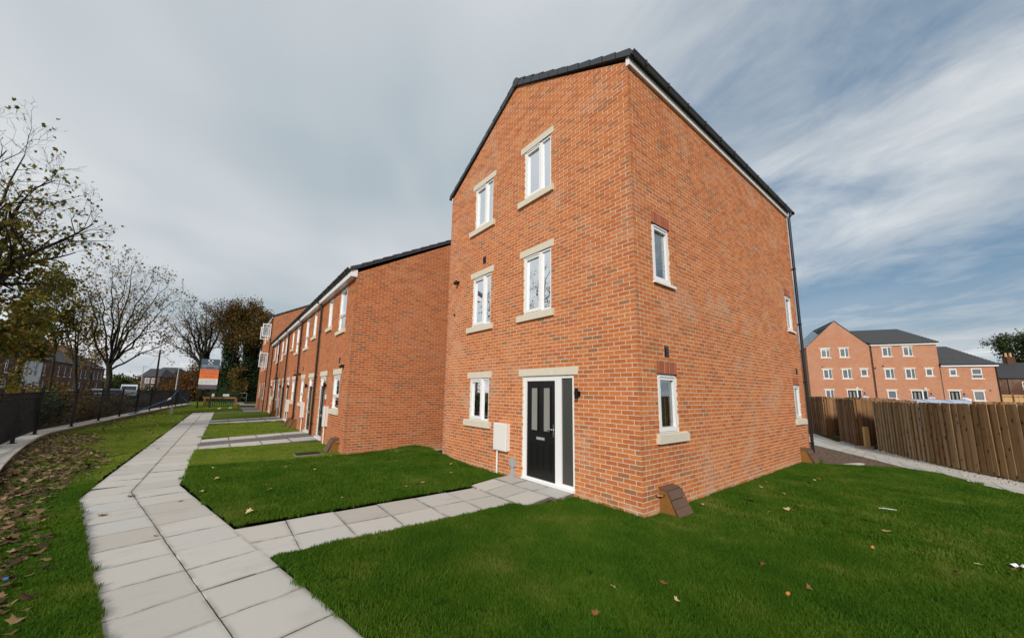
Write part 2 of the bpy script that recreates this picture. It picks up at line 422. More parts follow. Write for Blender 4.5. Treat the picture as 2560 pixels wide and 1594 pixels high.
# ------------------------------------------------------------------ brickwork
CH = .075
def J(n): return .025 + CH*n            # height of the n-th bed joint
def clip(poly, A, B, Cc):
    """keep A*a + B*z <= C"""
    out = []
    for i in range(len(poly)):
        p, q = poly[i], poly[(i+1) % len(poly)]
        fp, fq = A*p[0]+B*p[1]-Cc, A*q[0]+B*q[1]-Cc
        if fp <= 0: out.append(p)
        if fp*fq < 0:
            t = fp/(fp-fq); out.append((p[0]+(q[0]-p[0])*t, p[1]+(q[1]-p[1])*t))
    return out
def cut(rects, op):
    o0, o1, y0, y1 = op; res = []
    for a0, a1, z0, z1 in rects:
        if a1 <= o0 or a0 >= o1 or z1 <= y0 or z0 >= y1: res.append((a0, a1, z0, z1)); continue
        if a0 < o0: res.append((a0, o0, z0, z1))
        if a1 > o1: res.append((o1, a1, z0, z1))
        m0, m1 = max(a0, o0), min(a1, o1)
        if z0 < y0: res.append((m0, m1, z0, y0))
        if z1 > y1: res.append((m0, m1, y1, z1))
    return res
def lay_bricks(fr, length, ztop, openings, halfplanes=(), parity=0, zlow=-.06, end_header=True):
    """stretcher bond; returns brick outlines [(poly, tone)]"""
    out = []; n = int((zlow-.025)/CH)
    while J(n) < ztop:
        z0, z1 = J(n)+.0062, min(J(n+1)-.0062, ztop)
        a = 0.0; first = .2120 if (n+parity) % 2 else .1005; wdt = first; k = 0
        while a < length-.005:
            b = min(a+wdt, length)
            if length-b < .05: b = length
            rects = [(a, b, z0, z1)]
            for op in openings:
                if op[2] < z1 and op[3] > z0: rects = cut(rects, op)
            for q in rects:
                if q[1]-q[0] < .006 or q[3]-q[2] < .008: continue
                poly = [(q[0], q[2]), (q[1], q[2]), (q[1], q[3]), (q[0], q[3])]
                for h in halfplanes:
                    if poly: poly = clip(poly, *h)
                if len(poly) < 3: continue
                hdr = (k == 0 and wdt < .15) or (b-a < .15)
                tn = random.random()
                tn = tn*.40 if hdr and random.random() < .55 else (.04+.16*random.random() if tn < .09 else .2+.8*tn)
                out.append((poly, min(tn, 1)))
            a = b+.0130; wdt = .2120; k += 1
        n += 1
    return out
def bricks_to_mb(mb, fr, bricks):
    if mb.t is None: mb.t = []
    for poly, tn in bricks:
        d = random.uniform(-.0022, .0015); b = len(mb.v); n = len(poly)
        jit = [(random.uniform(-.0013, .0013), random.uniform(-.0016, .0016)) for _ in poly]
        for dd in (d, -.03):
            for (a, z), (ja, jz) in zip(poly, jit): mb.v.append(fr.P(a+ja, z+jz, dd))
        mb.f.append(tuple(range(b, b+n)) if fr.out < 0 else tuple(range(b+n-1, b-1, -1))); mb.m.append(0)
        for i in range(n):
            j = (i+1) % n; mb.f.append((b+i, b+n+i, b+n+j, b+j)); mb.m.append(0)
        mb.t += [tn]*(2*n)
BRICK_MESH = {}
def brick_obj(fr, poly, tn, parent, m='brick'):
    """a single brick as an object of its own; alike bricks share their mesh"""
    a0, z0 = poly[0]; w_, h_ = poly[2][0]-a0, poly[2][1]-z0
    key = (round(w_, 3), round(h_, 3), random.randrange(3), fr.out, m)
    if key not in BRICK_MESH:
        mb = MB(); lf = Frame((0, 0), 0, fr.out); n = 4
        p = [(random.uniform(-.0013, .0013)+x, random.uniform(-.0016, .0016)+z) for x, z in ((0, 0), (w_, 0), (w_, h_), (0, h_))]
        mb.prism(lf, p, 0, -.03); BRICK_MESH[key] = mb.mesh('brick', m)
    o = link('brick', BRICK_MESH[key], parent); o['tone'] = tn
    o.location = fr.P(a0, z0, random.uniform(-.0022, .0015)); o.rotation_euler = (0, 0, fr.ang)
    return o
def brick_size(fr, poly):
    c = fr.P(sum(p[0] for p in poly)/len(poly), sum(p[1] for p in poly)/len(poly)); v = c-CAM
    xs = [p[0] for p in poly]; zs = [p[1] for p in poly]
    return (max(xs)-min(xs))*(max(zs)-min(zs))*abs(v.normalized().dot(fr.n))/v.length_squared
def wall_shell(mb, fr, length, z0, ztop, openings, halfplanes=(), thick=.12, dout=-.003, mi=0, mr=0, min_=1):
    """mortar face with real openings, reveals and an inner face"""
    xs = sorted({0.0, length, *[o[0] for o in openings], *[o[1] for o in openings]})
    zs = sorted({z0, ztop, *[o[2] for o in openings], *[o[3] for o in openings]})
    for i in range(len(xs)-1):
        for k in range(len(zs)-1):
            ca, cz = (xs[i]+xs[i+1])/2, (zs[k]+zs[k+1])/2
            if any(o[0] < ca < o[1] and o[2] < cz < o[3] for o in openings): continue
            poly = [(xs[i], zs[k]), (xs[i+1], zs[k]), (xs[i+1], zs[k+1]), (xs[i], zs[k+1])]
            for h in halfplanes:
                if poly: poly = clip(poly, *h)
            if len(poly) < 3: continue
            mb.quad([fr.P(a, z, dout) for a, z in poly], mi)
            mb.quad([fr.P(a, z, -thick) for a, z in reversed(poly)], min_)
    for o in openings:
        c = [(o[0], o[2]), (o[1], o[2]), (o[1], o[3]), (o[0], o[3])]
        for i in range(4):
            p, q = c[i], c[(i+1) % 4]
            mb.quad([fr.P(*p, dout), fr.P(*q, dout), fr.P(*q, -thick), fr.P(*p, -thick)], mr)

# ------------------------------------------------------------------ windows and doors (parts of a house)
def frame_bars(mb, fr, a0, a1, z0, z1, w_, d0, d1):
    mb.box(fr, a0, a1, z0, z0+w_, d0, d1); mb.box(fr, a0, a1, z1-w_, z1, d0, d1)
    mb.box(fr, a0, a0+w_, z0+w_, z1-w_, d0, d1); mb.box(fr, a1-w_, a1, z0+w_, z1-w_, d0, d1)
def pane(fr, a0, a1, z0, z1, d, parent, m='glass', name='pane'):
    return put(MB().box(fr, a0, a1, z0, z1, d-.006, d), name, m, parent)
def window(fr, a0, a1, z0, z1, house, style='split', flip=False, vent=True, rec=.022, simple=False, blind=False, fill_panel=None):
    """style: split (wide sash beside a narrow light), single, transom (tall light over a short one)"""
    wf = .046; mb = MB(); D0, D1 = -rec-.065, -rec
    frame_bars(mb, fr, a0, a1, z0, z1, wf, D0, D1)
    cells = []
    if style == 'split':
        m = a0+(a1-a0)*(.36 if not flip else .64)
        mb.box(fr, m-.018, m+.018, z0+wf, z1-wf, D0, D1)
        big, small = ((m+.018, a1-wf), (a0+wf, m-.018)) if not flip else ((a0+wf, m-.018), (m+.018, a1-wf))
        cells = [(big[0], big[1], z0+wf, z1-wf, True), (small[0], small[1], z0+wf, z1-wf, False)]
    elif style == 'transom':
        m = z0+(z1-z0)*.36
        mb.box(fr, a0+wf, a1-wf, m-.028, m+.028, D0, D1)
        cells = [(a0+wf, a1-wf, m+.028, z1-wf, True), (a0+wf, a1-wf, z0+wf, m-.028, False)]
    else: cells = [(a0+wf, a1-wf, z0+wf, z1-wf, True)]
    win = put(mb, 'window', 'upvc', house)
    for c in cells:
        if c[4]:
            s = MB(); frame_bars(s, fr, c[0]-.012, c[1]+.012, c[2]-.012, c[3]+.012, .066, D0+.012, D1+.014); put(s, 'sash', 'upvc', win)
            pane(fr, c[0]+.052, c[1]-.052, c[2]+.052, c[3]-.052, -rec-.03, win)
            if vent: put(MB().box(fr, c[0]+.03, c[1]-.03, c[3]-.005, c[3]+.018, D1+.012, D1+.030), 'trickle_vent', 'upvc', win)
        else:
            if not simple: 
                s = MB(); frame_bars(s, fr, c[0]-.004, c[1]+.004, c[2]-.004, c[3]+.004, .014, D0+.012, D1-.012); put(s, 'glazing_bead', 'upvc', win)
            pane(fr, c[0]+.008, c[1]-.008, c[2]+.008, c[3]-.008, -rec-.034, win)
    if fill_panel: put(MB().box(fr, a0+(a1-a0)*fill_panel[0], a0+(a1-a0)*fill_panel[1], z0+.0, z1+.05, -.30, -.285), 'fill_panel', 'fill_pale', win)  # plain pale sheet added inside so the glass looks brighter
    if blind: put(MB().box(fr, a0+.05, a1-.05, z0+.05, z1-.05, -.20, -.19), 'blind', 'blind', win)
    return win
def sill(fr, a0, a1, z0, z1, house, out=.055): 
    mb = MB(); b = len(mb.v)
    mb.prism(fr, [(a0, z0), (a1, z0), (a1, z1-.012), (a0, z1-.012)], -.09, out)
    mb.prism(fr, [(a0, z1-.012), (a1, z1-.012), (a1, z1), (a0, z1)], -.09, out-.03)
    return put(mb, 'sill', 'stone', house)
def lintel(fr, a0, a1, z0, z1, house, out=.006): return put(MB().box(fr, a0, a1, z0, z1, -.09, out), 'lintel', 'stone', house)
def door(fr, a0, a1, z0, z1, house, m='door_black', rec=.03, glazed=True, hinge_low=False, fan=0, wf=.075):
    """composite door: two tall panes above, letter plate, two panels below"""
    D0, D1 = -rec-.07, -rec
    f = MB(); f.box(fr, a0, a0+wf, z0, z1, D0, D1); f.box(fr, a1-wf, a1, z0, z1, D0, D1); f.box(fr, a0+wf, a1-wf, z1-wf, z1, D0, D1)
    f.box(fr, a0+wf, a1-wf, z0, z0+.03, D0, D1+.01)
    if fan: f.box(fr, a0+wf, a1-wf, z1-wf-fan-.045, z1-wf-fan, D0, D1)
    frm = put(f, 'door_frame', 'upvc', house)
    if fan: pane(fr, a0+wf, a1-wf, z1-wf-fan, z1-wf, D0+.03, frm); z1 = z1-fan-.045
    b0, b1, y0, y1 = a0+wf+.004, a1-wf-.004, z0+.034, z1-wf-.004; W_ = b1-b0; H_ = y1-y0
    dr = put(MB().box(fr, b0, b1, y0, y1, D0+.012, D1-.018), 'door', m, house)
    F = D1-.018
    for k in (0, 1):
        c0 = b0+W_*(.14 if k == 0 else .575); c1 = c0+W_*.285
        g = MB(); frame_bars(g, fr, c0, c1, y0+H_*.47, y0+H_*.945, .03, F-.002, F+.016); put(g, 'glazing_trim', m, dr)
        pane(fr, c0+.03, c1-.03, y0+H_*.47+.03, y0+H_*.945-.03, F+.004, dr, 'glass_frosted_pale')
        g = MB(); frame_bars(g, fr, c0, c1, y0+H_*.09, y0+H_*.36, .022, F-.002, F+.010)
        g.box(fr, c0+.045, c1-.045, y0+H_*.09+.045, y0+H_*.36-.045, F-.002, F+.009); put(g, 'door_panel', m, dr)
    zl = y0+H_*.405
    lp = put(MB().box(fr, (b0+b1)/2-.13, (b0+b1)/2+.13, zl-.035, zl+.035, F-.002, F+.010), 'letter_plate', 'chrome', dr)
    put(MB().box(fr, (b0+b1)/2-.11, (b0+b1)/2+.11, zl-.02, zl+.02, F+.010, F+.012), 'letter_flap', 'grey_plastic', dr)
    ha = b0+.05 if hinge_low else b1-.05; sg = 1 if hinge_low else -1
    zh = y0+H_*.50
    h = MB().box(fr, ha-.016, ha+.016, zh-.12, zh+.12, F-.002, F+.010)
    h.tube([fr.P(ha, zh+.02, F+.008), fr.P(ha, zh+.02, F+.055), fr.P(ha+sg*.13, zh+.02, F+.055)], .011, 8)
    put(h, 'handle', 'chrome', dr)
    return dr
def roof_courses(name, mats, parent, line_a, line_b, up, n, th=.03, lift=.0):
    """a pitched slope of overlapping courses from the eaves line a->b up along vector up"""
    mb = MB(); A, B, U = Vector(line_a), Vector(line_b), Vector(up)
    nn = (B-A).cross(U).normalized()
    if nn.z < 0: nn = -nn
    for i in range(n):
        s0, s1 = U*(i/n), U*min(1, (i+1.12)/n)
        p = [A+s0, B+s0, B+s1, A+s1]
        q = [A+s0+nn*th*1.9, B+s0+nn*th*1.9, B+s1+nn*th, A+s1+nn*th]
        b = len(mb.v); mb.v += p+q
        mb.f += [(b, b+1, b+2, b+3), (b+4, b+7, b+6, b+5), (b, b+4, b+5, b+1), (b+1, b+5, b+6, b+2), (b+2, b+6, b+7, b+3), (b+3, b+7, b+4, b)]; mb.m += [0]*6
    return put(mb, name, mats, parent)
def gutter(fr, a0, a1, z, d, parent, r=.055):
    mb = MB(); n = 7; b = len(mb.v); ring = []
    for k in range(n): an = math.pi*k/(n-1); ring.append((-math.cos(an)*r, -math.sin(an)*r))
    ring += [(x*.82, y*.82) for x, y in reversed(ring)]
    for a in (a0, a1):
        for x, y in ring: mb.v.append(fr.P(a, z+y, d+x))
    m = len(ring)
    for i in range(m): j = (i+1) % m; mb.f.append((b+i, b+j, b+m+j, b+m+i)); mb.m.append(0)
    mb.f.append(tuple(range(b, b+m))); mb.f.append(tuple(range(b+2*m-1, b+m-1, -1))); mb.m += [0, 0]
    g = put(mb, 'gutter', 'black_plastic', parent)
    k = MB(); a = a0+.4
    while a < a1: k.box(fr, a-.02, a+.02, z-.065, z+.012, d-.06, d+.062); a += .8
    put(k, 'gutter_bracket', 'black_plastic', parent); return g
def downpipe(fr, a, zt, zb, d_g, parent, z_g):
    mb = MB(); mb.tube([fr.P(a, z_g, d_g), fr.P(a, z_g-.16, d_g), fr.P(a, zt-.02, .065), fr.P(a, zb, .065)], .039, 10)
    dp = put(mb, 'downpipe', 'black_plastic', parent, smooth=False)
    k = MB(); z = zb+.5
    while z < zt-.2: k.box(fr, a-.055, a+.055, z-.018, z+.018, .0, .104); z += 1.8
    put(k, 'pipe_clip', 'black_plastic', dp); return dp
def air_vent(fr, a, z, parent, w_=.13, h_=.19):
    mb = MB(); mb.box(fr, a-w_/2, a+w_/2, z-h_/2, z+h_/2, -.02, .008)
    for k in range(3):
        zc = z+h_*(.28-.28*k); b = len(mb.v)
        mb.prism(Frame((0, 0), 0, 1), [(0, 0)], 0, 0) if False else None
        mb.v += [fr.P(a-w_*.4, zc+.02, .009), fr.P(a+w_*.4, zc+.02, .009), fr.P(a+w_*.4, zc-.018, .026), fr.P(a-w_*.4, zc-.018, .026), fr.P(a-w_*.4, zc-.02, .009), fr.P(a+w_*.4, zc-.02, .009)]
        mb.f += [(b, b+1, b+2, b+3), (b+3, b+2, b+5, b+4)]; mb.m += [0, 0]
    return put(mb, 'air_vent', 'black_plastic', parent)

# things fixed to the walls
def wall_light(fr, a, z, label, group='cylinder wall lights beside the doors'):
    e = empty('wall_light', fr.P(a, z, 0), label, 'wall light', group)
    put(MB().box(fr, a-.03, a+.03, z-.045, z+.045, .0, .045), 'bracket', 'black_metal', e)
    put(MB().tube([fr.P(a, z-.095, .08), fr.P(a, z-.004, .08)], .034, 14).tube([fr.P(a, z+.004, .08), fr.P(a, z+.095, .08)], .034, 14).tube([fr.P(a, z-.006, .08), fr.P(a, z+.006, .08)], .030, 12), 'lamp_body', 'black_metal', e)
def meter_box(fr, a0, a1, z0, z1, label, pipe=None, group='white meter boxes on the walls'):
    e = empty('meter_box', fr.P((a0+a1)/2, z0, 0), label, 'meter box', group)
    put(MB().box(fr, a0, a1, z0, z1, -.02, .085), 'casing', 'meter_white', e)
    put(MB().prism(fr, [(a0-.008, z0-.006), (a1+.008, z0-.006), (a1+.008, z1+.006), (a0-.008, z1+.006)], .085, .100).box(fr, a0+.012, a1-.012, z0+.014, z1-.014, .100, .108), 'lid', 'meter_white', e)
    if pipe is not None:
        put(MB().tube([fr.P(pipe, z0, .045), fr.P(pipe, -.02, .045)], .022, 10).tube([fr.P(pipe, z0-.29, .045), fr.P(pipe, z0-.25, .045)], .026, 10), 'conduit', 'meter_white', e)
def gas_box(fr, a0, a1, label, h=.40, depth=.34, pipe_side=None, z=0.0):
    """brown box leaning against the wall with a sloping boarded lid"""
    e = empty('gas_meter_box', fr.P((a0+a1)/2, z, 0), label, 'gas meter box', 'brown sloping gas meter boxes')
    prof = [(.0, 0), (depth*.86, 0), (depth*.78, h*.12), (depth*.42, h*.82), (depth*.36, h*.93), (0, h)]
    for s, (x0, x1) in enumerate(((a0, a0+.02), (a1-.02, a1))):
        mb = MB(); b = len(mb.v); n = len(prof)
        for x in (x0, x1):
            for dd, zz in prof: mb.v.append(fr.P(x, zz+z, dd))
        mb.f.append(tuple(range(b, b+n))); mb.f.append(tuple(range(b+2*n-1, b+n-1, -1)))
        for i in range(n): j = (i+1) % n; mb.f.append((b+i, b+n+i, b+n+j, b+j))
        mb.m = [0]*len(mb.f); put(mb, 'side_panel', 'box_brown', e)
    lid = [(0, h+.002), (depth*.40, h*.935), (depth*.58, h*.635), (depth*.735, h*.335), (depth*.93, h*.0+.03)]
    for k in range(4):
        (d0, z0), (d1, z1) = lid[k], lid[k+1]; mb = MB(); nx, nz = (z0-z1), (d1-d0); L = math.hypot(nx, nz); nx, nz = nx/L*.022, nz/L*.022
        g = .945 if k else .985
        d1, z1 = d0+(d1-d0)*g, z0+(z1-z0)*g
        mb.v = [fr.P(x, zz+z, dd) for x in (a0-.012, a1+.012) for dd, zz in ((d0, z0), (d1, z1), (d1+nx, z1+nz), (d0+nx, z0+nz))]
        mb.f = [(0, 1, 2, 3), (7, 6, 5, 4), (0, 4, 5, 1), (1, 5, 6, 2), (2, 6, 7, 3), (3, 7, 4, 0)]; mb.m = [0]*6
        put(mb, 'lid_board', 'box_lid', e)
    if pipe_side is not None:
        x = a0 if pipe_side < 0 else a1
        put(MB().tube([fr.P(x+pipe_side*-.02, z+h*.80, .10), fr.P(x+pipe_side*.06, z+h*.78, .085), fr.P(x+pipe_side*.10, z+h*.77, .03), fr.P(x+pipe_side*.10, z+h*.77, -.01)], .013, 8).tube([fr.P(x+pipe_side*.05, z+h*.78, .086), fr.P(x+pipe_side*.08, z+h*.775, .06)], .018, 8), 'pipe', 'copper', e)

# ------------------------------------------------------------------ terrain
def grid_sheet(name, poly, zfn, m, step=.5, **kw):
    """flat polygon sheet; fine enough to follow zfn (polygon given in plan)"""
    import bmesh
    bm = bmesh.new(); vs = [bm.verts.new((x, y, 0)) for x, y in poly]; bm.faces.new(vs)
    xs = [p[0] for p in poly]; ys = [p[1] for p in poly]
    if zfn is not None:
        for ax, lo, hi in ((0, min(xs), max(xs)), (1, min(ys), max(ys))):
            c = lo+step
            while c < hi:
                co = (c, 0, 0) if ax == 0 else (0, c, 0); no = (1, 0, 0) if ax == 0 else (0, 1, 0)
                bmesh.ops.bisect_plane(bm, geom=bm.verts[:]+bm.edges[:]+bm.faces[:], plane_co=co, plane_no=no); c += step
        for v in bm.verts: v.co.z = zfn(v.co.x, v.co.y)
    me = bpy.data.meshes.new(name); bm.normal_update()
    if bm.faces[:] and bm.faces[:][0].normal.z < 0: bmesh.ops.reverse_faces(bm, faces=bm.faces[:])
    bm.to_mesh(me); bm.free(); me.materials.append(MATS[m]); return link(name, me, **kw)
def ss(a, b, x): t = min(1, max(0, (x-a)/(b-a))); return t*t*(3-2*t)
def gz(x, y):
    """lawn level: rises a little towards the walls"""
    h = .018 + .02*ss(-1.2, -.1, x)*ss(-.5, .6, y)*(1 if y < 8.1 else 0)
    if y > 3: h += .07*ss(4.6, 6.6, y)*ss(-1.8, -.2, x)*(1-ss(9, 12, y))
    return h + .012*math.sin(x*1.3+.7)*math.sin(y*1.1) 
g = grid_sheet('ground', [(-900, -300), (900, -300), (900, 1200), (-900, 1200)], None, 'ground_mat', kind='structure'); g.location.z = -.09

ROW = R(0.79)
row_o = (-2.157, 8.154)
FRONT = Frame((0, 0), R(90), 1)          # main house, door side: a = y
SIDE = Frame((0, 0), 0, -1)              # main house, side wall: a = x
RF = Frame(row_o, R(90)-ROW, 1)          # terrace front
RE = Frame(row_o, -ROW, -1)              # terrace end wall
WL, SL, EAVE = 6.262, 8.945, 7.69
def edge_path(pts):
    return [Vector((x, y, 0)) for x, y in pts]
# ---- main path: two slabs wide, kinked
path = grid_sheet('path', [(-3.95, -.9), (-5.5, 6.45), (-5.44, 14), (-5.1, 33.2), (-6.42, 33.9), (-6.66, 14.8), (-6.79, 8), (-6.75, 6.2), (-6.3, 4.3), (-5.62, .96), (-5.2, -.9)], None, 'joint_soil', kind='structure', label='pale paved main path with a kink, running past the terrace')
path.location.z = -.045
def sl_m(mb, top, th):
    """slab body from its four top corners: chamfered edge and an outer ring that takes the dirt"""
    L_ = max(.3, (top[1]-top[0]).length); inn = [q*(1-.010/L_) for q in top]; core = [q*(1-.11/L_) for q in top]; b = len(mb.v)
    mb.v += [q+Vector((0, 0, -th)) for q in top]+[q+Vector((0, 0, -.004)) for q in top]+[Vector((i.x, i.y, q.z)) for i, q in zip(inn, top)]+[Vector((i.x, i.y, q.z)) for i, q in zip(core, top)]
    for a in (0, 4, 8):
        for k in range(4): j = (k+1) % 4; mb.f.append((b+a+k, b+a+j, b+a+4+j, b+a+4+k))
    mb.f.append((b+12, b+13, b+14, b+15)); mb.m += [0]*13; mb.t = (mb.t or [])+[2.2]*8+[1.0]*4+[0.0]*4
def slab(parent, c, ex, ey, zc=None, gap=.003, m='slab', th=.05):
    """one paving slab; corners c + i*ex + j*ey, a little uneven"""
    ex, ey, c = Vector(ex), Vector(ey), Vector(c)
    gx, gy = ex.normalized()*gap, ey.normalized()*gap*random.choice((.7, 1.0, 1.0, 1.7))
    p = [c+gx+gy, c+ex-gx+gy, c+ex+ey-gx-gy, c+ey+gx-gy]
    mid = sum(p, Vector())/4; dz = random.uniform(-.003, .003); tx, ty = random.uniform(-.003, .003), random.uniform(-.003, .003)
    top = [q-mid for q in p]
    for k, q in enumerate(top): q.z += (tx if k in (1, 2) else -tx)+(ty if k in (2, 3) else -ty)
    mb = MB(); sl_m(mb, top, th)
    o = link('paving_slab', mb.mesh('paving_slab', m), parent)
    o.location = mid+Vector((0, 0, dz)); return o
# near leg: measured axis from (-4.867, .392) to (-6.164, 6.265)
ax = Vector((-1.297, 5.873, 0)).normalized(); ac = Vector((ax.y, -ax.x, 0))
K = Vector((-6.164, 6.265, 0)); K.z = -.002
def par(p): q = Vector(p); return q
stepn = .626
for i in range(14):
    c = K - ax*(stepn*(i+1))
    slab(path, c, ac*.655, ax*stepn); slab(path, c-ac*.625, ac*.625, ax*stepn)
# mitred slabs at the kink and the straight leg
ax2 = Vector((.0145, 1, 0)).normalized(); ac2 = Vector((ax2.y, -ax2.x, 0))
for i in range(43):
    c = K + ax2*(stepn*i)
    wl_, wr_ = .615, .65
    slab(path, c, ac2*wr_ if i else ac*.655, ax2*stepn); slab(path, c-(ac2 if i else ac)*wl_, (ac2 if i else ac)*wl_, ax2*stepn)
# ---- path to the main door
dpath = grid_sheet('path', [(-4.76, 3.1), (-1.05, 3.06), (-1.0, 3.22), (-.03, 3.22), (-.03, 1.32), (-1.0, 1.5), (-1.05, 1.79), (-4.46, 1.76)], lambda x, y: .095*ss(-1.3, 0, x), 'joint_soil', kind='structure', label='pale slab path leading to the black front door'); dpath.location.z = -.05
xs = [-4.84, -4.20, -3.56, -2.91, -2.255, -1.63, -1.02]
for i in range(6):
    a, b = xs[i], xs[i+1]
    for k in (0, 1):
        y0, y1 = (1.80, 2.39) if k == 0 else (2.39, 3.05)
        if i == 0:
            a0 = -4.51-.25*(y0-1.76); a1 = -4.51-.25*(y1-1.76)
            mbv = [Vector((a0, y0, 0)), Vector((b, y0, 0)), Vector((b, y1, 0)), Vector((a1, y1, 0))]
            mb = MB(); mid = sum(mbv, Vector())/4
            q = [(v-mid)*.991 for v in mbv]; sl_m(mb, q, .05)
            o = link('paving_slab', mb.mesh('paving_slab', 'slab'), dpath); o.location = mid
        else: slab(dpath, (a, y0, 0), (b-a, 0, 0), (0, y1-y0, 0))
for (x0, x1, y0, y1) in ((-1.02, -.42, 1.52, 2.10), (-1.02, -.42, 2.10, 2.66), (-1.02, -.42, 2.66, 3.2), (-.42, -.02, 1.36, 1.98), (-.42, -.02, 1.98, 2.60), (-.42, -.02, 2.60, 3.2)):
    z0, z1 = .095*ss(-1.3, 0, x0), .095*ss(-1.3, 0, x1)
    slab(dpath, (x0, y0, z0), (x1-x0, 0, z1-z0), (0, y1-y0, 0))
# ---- paths to the terrace doors, gravel between the two strips of slabs
def gravel(name, poly, z, n, size, m='pebble', seed=1, **kw):
    rg = np.random.default_rng(seed); P = np.array(poly); lo, hi = P.min(0), P.max(0); pts = np.zeros((0, 2))
    while len(pts) < n:
        q = rg.uniform(lo, hi, (n*2, 2)); pts = np.concatenate([pts, q[inpoly(q, P)]])
    pts = pts[:n]
    base = np.array([(1, 0, 0), (0, 1, 0), (-1, 0, 0), (0, -1, 0), (0, 0, 1)], float)
    f0 = np.array([(0, 1, 4), (1, 2, 4), (2, 3, 4), (3, 0, 4)])
    s = rg.uniform(.5, 1.2, (n, 1, 1))*size*rg.uniform(.7, 1.3, (n, 1, 3)); an = rg.uniform(0, 6.28, n)
    ca, sa = np.cos(an), np.sin(an); v = base[None]*s + rg.normal(0, size*.12, (n, 5, 3))
    v = np.stack([v[..., 0]*ca[:, None]-v[..., 1]*sa[:, None], v[..., 0]*sa[:, None]+v[..., 1]*ca[:, None], v[..., 2]], -1)
    zz = np.array([z(x, y) for x, y in pts]) if callable(z) else np.full(n, z)
    v += np.concatenate([pts, zz[:, None]], 1)[:, None]
    f = (f0[None]+(np.arange(n)*5)[:, None, None]).reshape(-1, 3)
    return link(name, raw_mesh(name, v.reshape(-1, 3), f, m), kind='stuff', **kw)
def inpoly(q, P):
    x, y = q[:, 0], q[:, 1]; c = np.zeros(len(q), bool); j = len(P)-1
    for i in range(len(P)):
        c ^= ((P[i, 1] > y) != (P[j, 1] > y)) & (x < (P[j, 0]-P[i, 0])*(y-P[i, 1])/(P[j, 1]-P[i, 1]+1e-12)+P[i, 0]); j = i
    return c
def rowpt(s, out, z=0.0): p = RF.P(s, z, out); return p
def door_path(y_l0, y_l1, s0, s1, k):
    """slab strips either side of a gravel band, from the main path to a pair of doors"""
    xl = -5.47+.018*(y_l0-12)
    A, B = Vector((xl, y_l0, -.01)), Vector((xl, y_l1, -.01)); C_, D_ = rowpt(s0, .03, .11), rowpt(s1, .03, .11)
    p = grid_sheet('path', [(A.x, A.y), (C_.x, C_.y), (D_.x, D_.y), (B.x, B.y)], lambda x, y: .12*ss(xl, -2.15, x)-.03, 'joint_soil', kind='structure', label=('slab and gravel path to the first pair of terrace doors', 'slab and gravel path to the second pair of terrace doors', 'slab path to the furthest terrace doors')[k])
    n = 4
    for (t0, t1) in ((0, .33), (.67, 1)):
        for i in range(n):
            c = [A.lerp(B, t0).lerp(C_.lerp(D_, t0), i/n), A.lerp(B, t0).lerp(C_.lerp(D_, t0), (i+1)/n), A.lerp(B, t1).lerp(C_.lerp(D_, t1), i/n)]
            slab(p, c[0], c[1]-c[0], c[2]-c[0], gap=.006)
    q = [A.lerp(B, .335), C_.lerp(D_, .335), C_.lerp(D_, .665), A.lerp(B, .665)]
    gravel('gravel', [(v.x, v.y) for v in q], lambda x, y: .12*ss(xl, -2.15, x)-.016, 4200 if k == 0 else 1500, .022, 'gravel_grey', seed=k+3)
door_path(11.4, 14.35, 3.2, 6.5, 0)
door_path(21.7, 24.4, 13.1, 16.4, 1)
p3 = grid_sheet('path', [(-5.2, 32.3), (-3.3, 32.2), (-3.3, 41.5), (-1.95, 41.5), (-1.95, 33.2), (-3.2, 32.9), (-5.2, 33.2)], lambda x, y: .0, 'pavement_far', kind='structure', label='pale paving in front of the end block')
# ---- lawns
wall_line = [(-7.95, 6.8), (-8.604, 9.861), (-8.923, 11.517), (-9.35, 14.0), (-9.66, 16.2), (-9.80, 18.0), (-9.66, 20.2), (-9.35, 24.7), (-8.93, 30.7), (-8.35, 38), (-7.75, 43.5), (-7.17, 48.3)]
L_left = [(-5.20, -.85), (-5.63, .96), (-5.79, 1.76), (-5.96, 2.45), (-6.36, 4.29), (-6.765, 6.1), (-6.80, 7.8), (-6.69, 14.8), (-6.44, 33.1), (-6.40, 34.0), (-5.1, 33.4), (-3.35, 33.4), (-3.3, 41.0), (-3.5, 60), (-8, 60)] + wall_line[::-1] + [(-7.3, 3.5), (-6.6, -.85)]
L_right = [(-3.93, -1.05), (-4.45, 1.44), (-4.51, 1.74), (-1.05, 1.77), (-.98, 1.49), (-.02, 1.28), (0, 0), (8.95, 0), (8.95, -.25), (8.07, -.42), (8.57, -.86), (9.4, -1.84), (9.15, -2.53), (8.09, -3.13), (7.4, -3.72), (6, -5.6), (-3, -5.6)]
L_mid = [(-4.78, 3.13), (-5.5, 6.45), (-5.50, 8.4), (-4.6, 8.12), (-3.4, 8.08), (-2.16, 8.1), (.05, 8.1), (.2, 7.35), (0, 6.35), (0, 3.24), (-1.0, 3.24), (-1.05, 3.08)]
L_midold = [(-5.50, 8.41), (-5.49, 11.36), (-2.05, 11.45), (-2.14, 8.17), (-2.6, 8.12), (-3.4, 8.09), (-4.6, 8.13)]
def band(y0, y1, s0, s1): return [(-5.47+.018*(y0-12), y0), (-5.47+.018*(y1-12), y1), tuple(rowpt(s1, .02).xy), tuple(rowpt(s0, .02).xy)]
L_b1 = band(14.4, 21.65, 6.55, 13.05); L_b2 = band(24.45, 32.2, 16.45, 24.1)
def lawn(name, poly, m, label, step=.5): return grid_sheet(name, poly, gz, m, step, kind='structure', label=label)
lawn('lawn', L_right, 'lawn_new', 'dark green lawn in front of the brick house')
lawn('lawn', L_mid, 'lawn_new', 'dark green lawn between the main path and the front door')
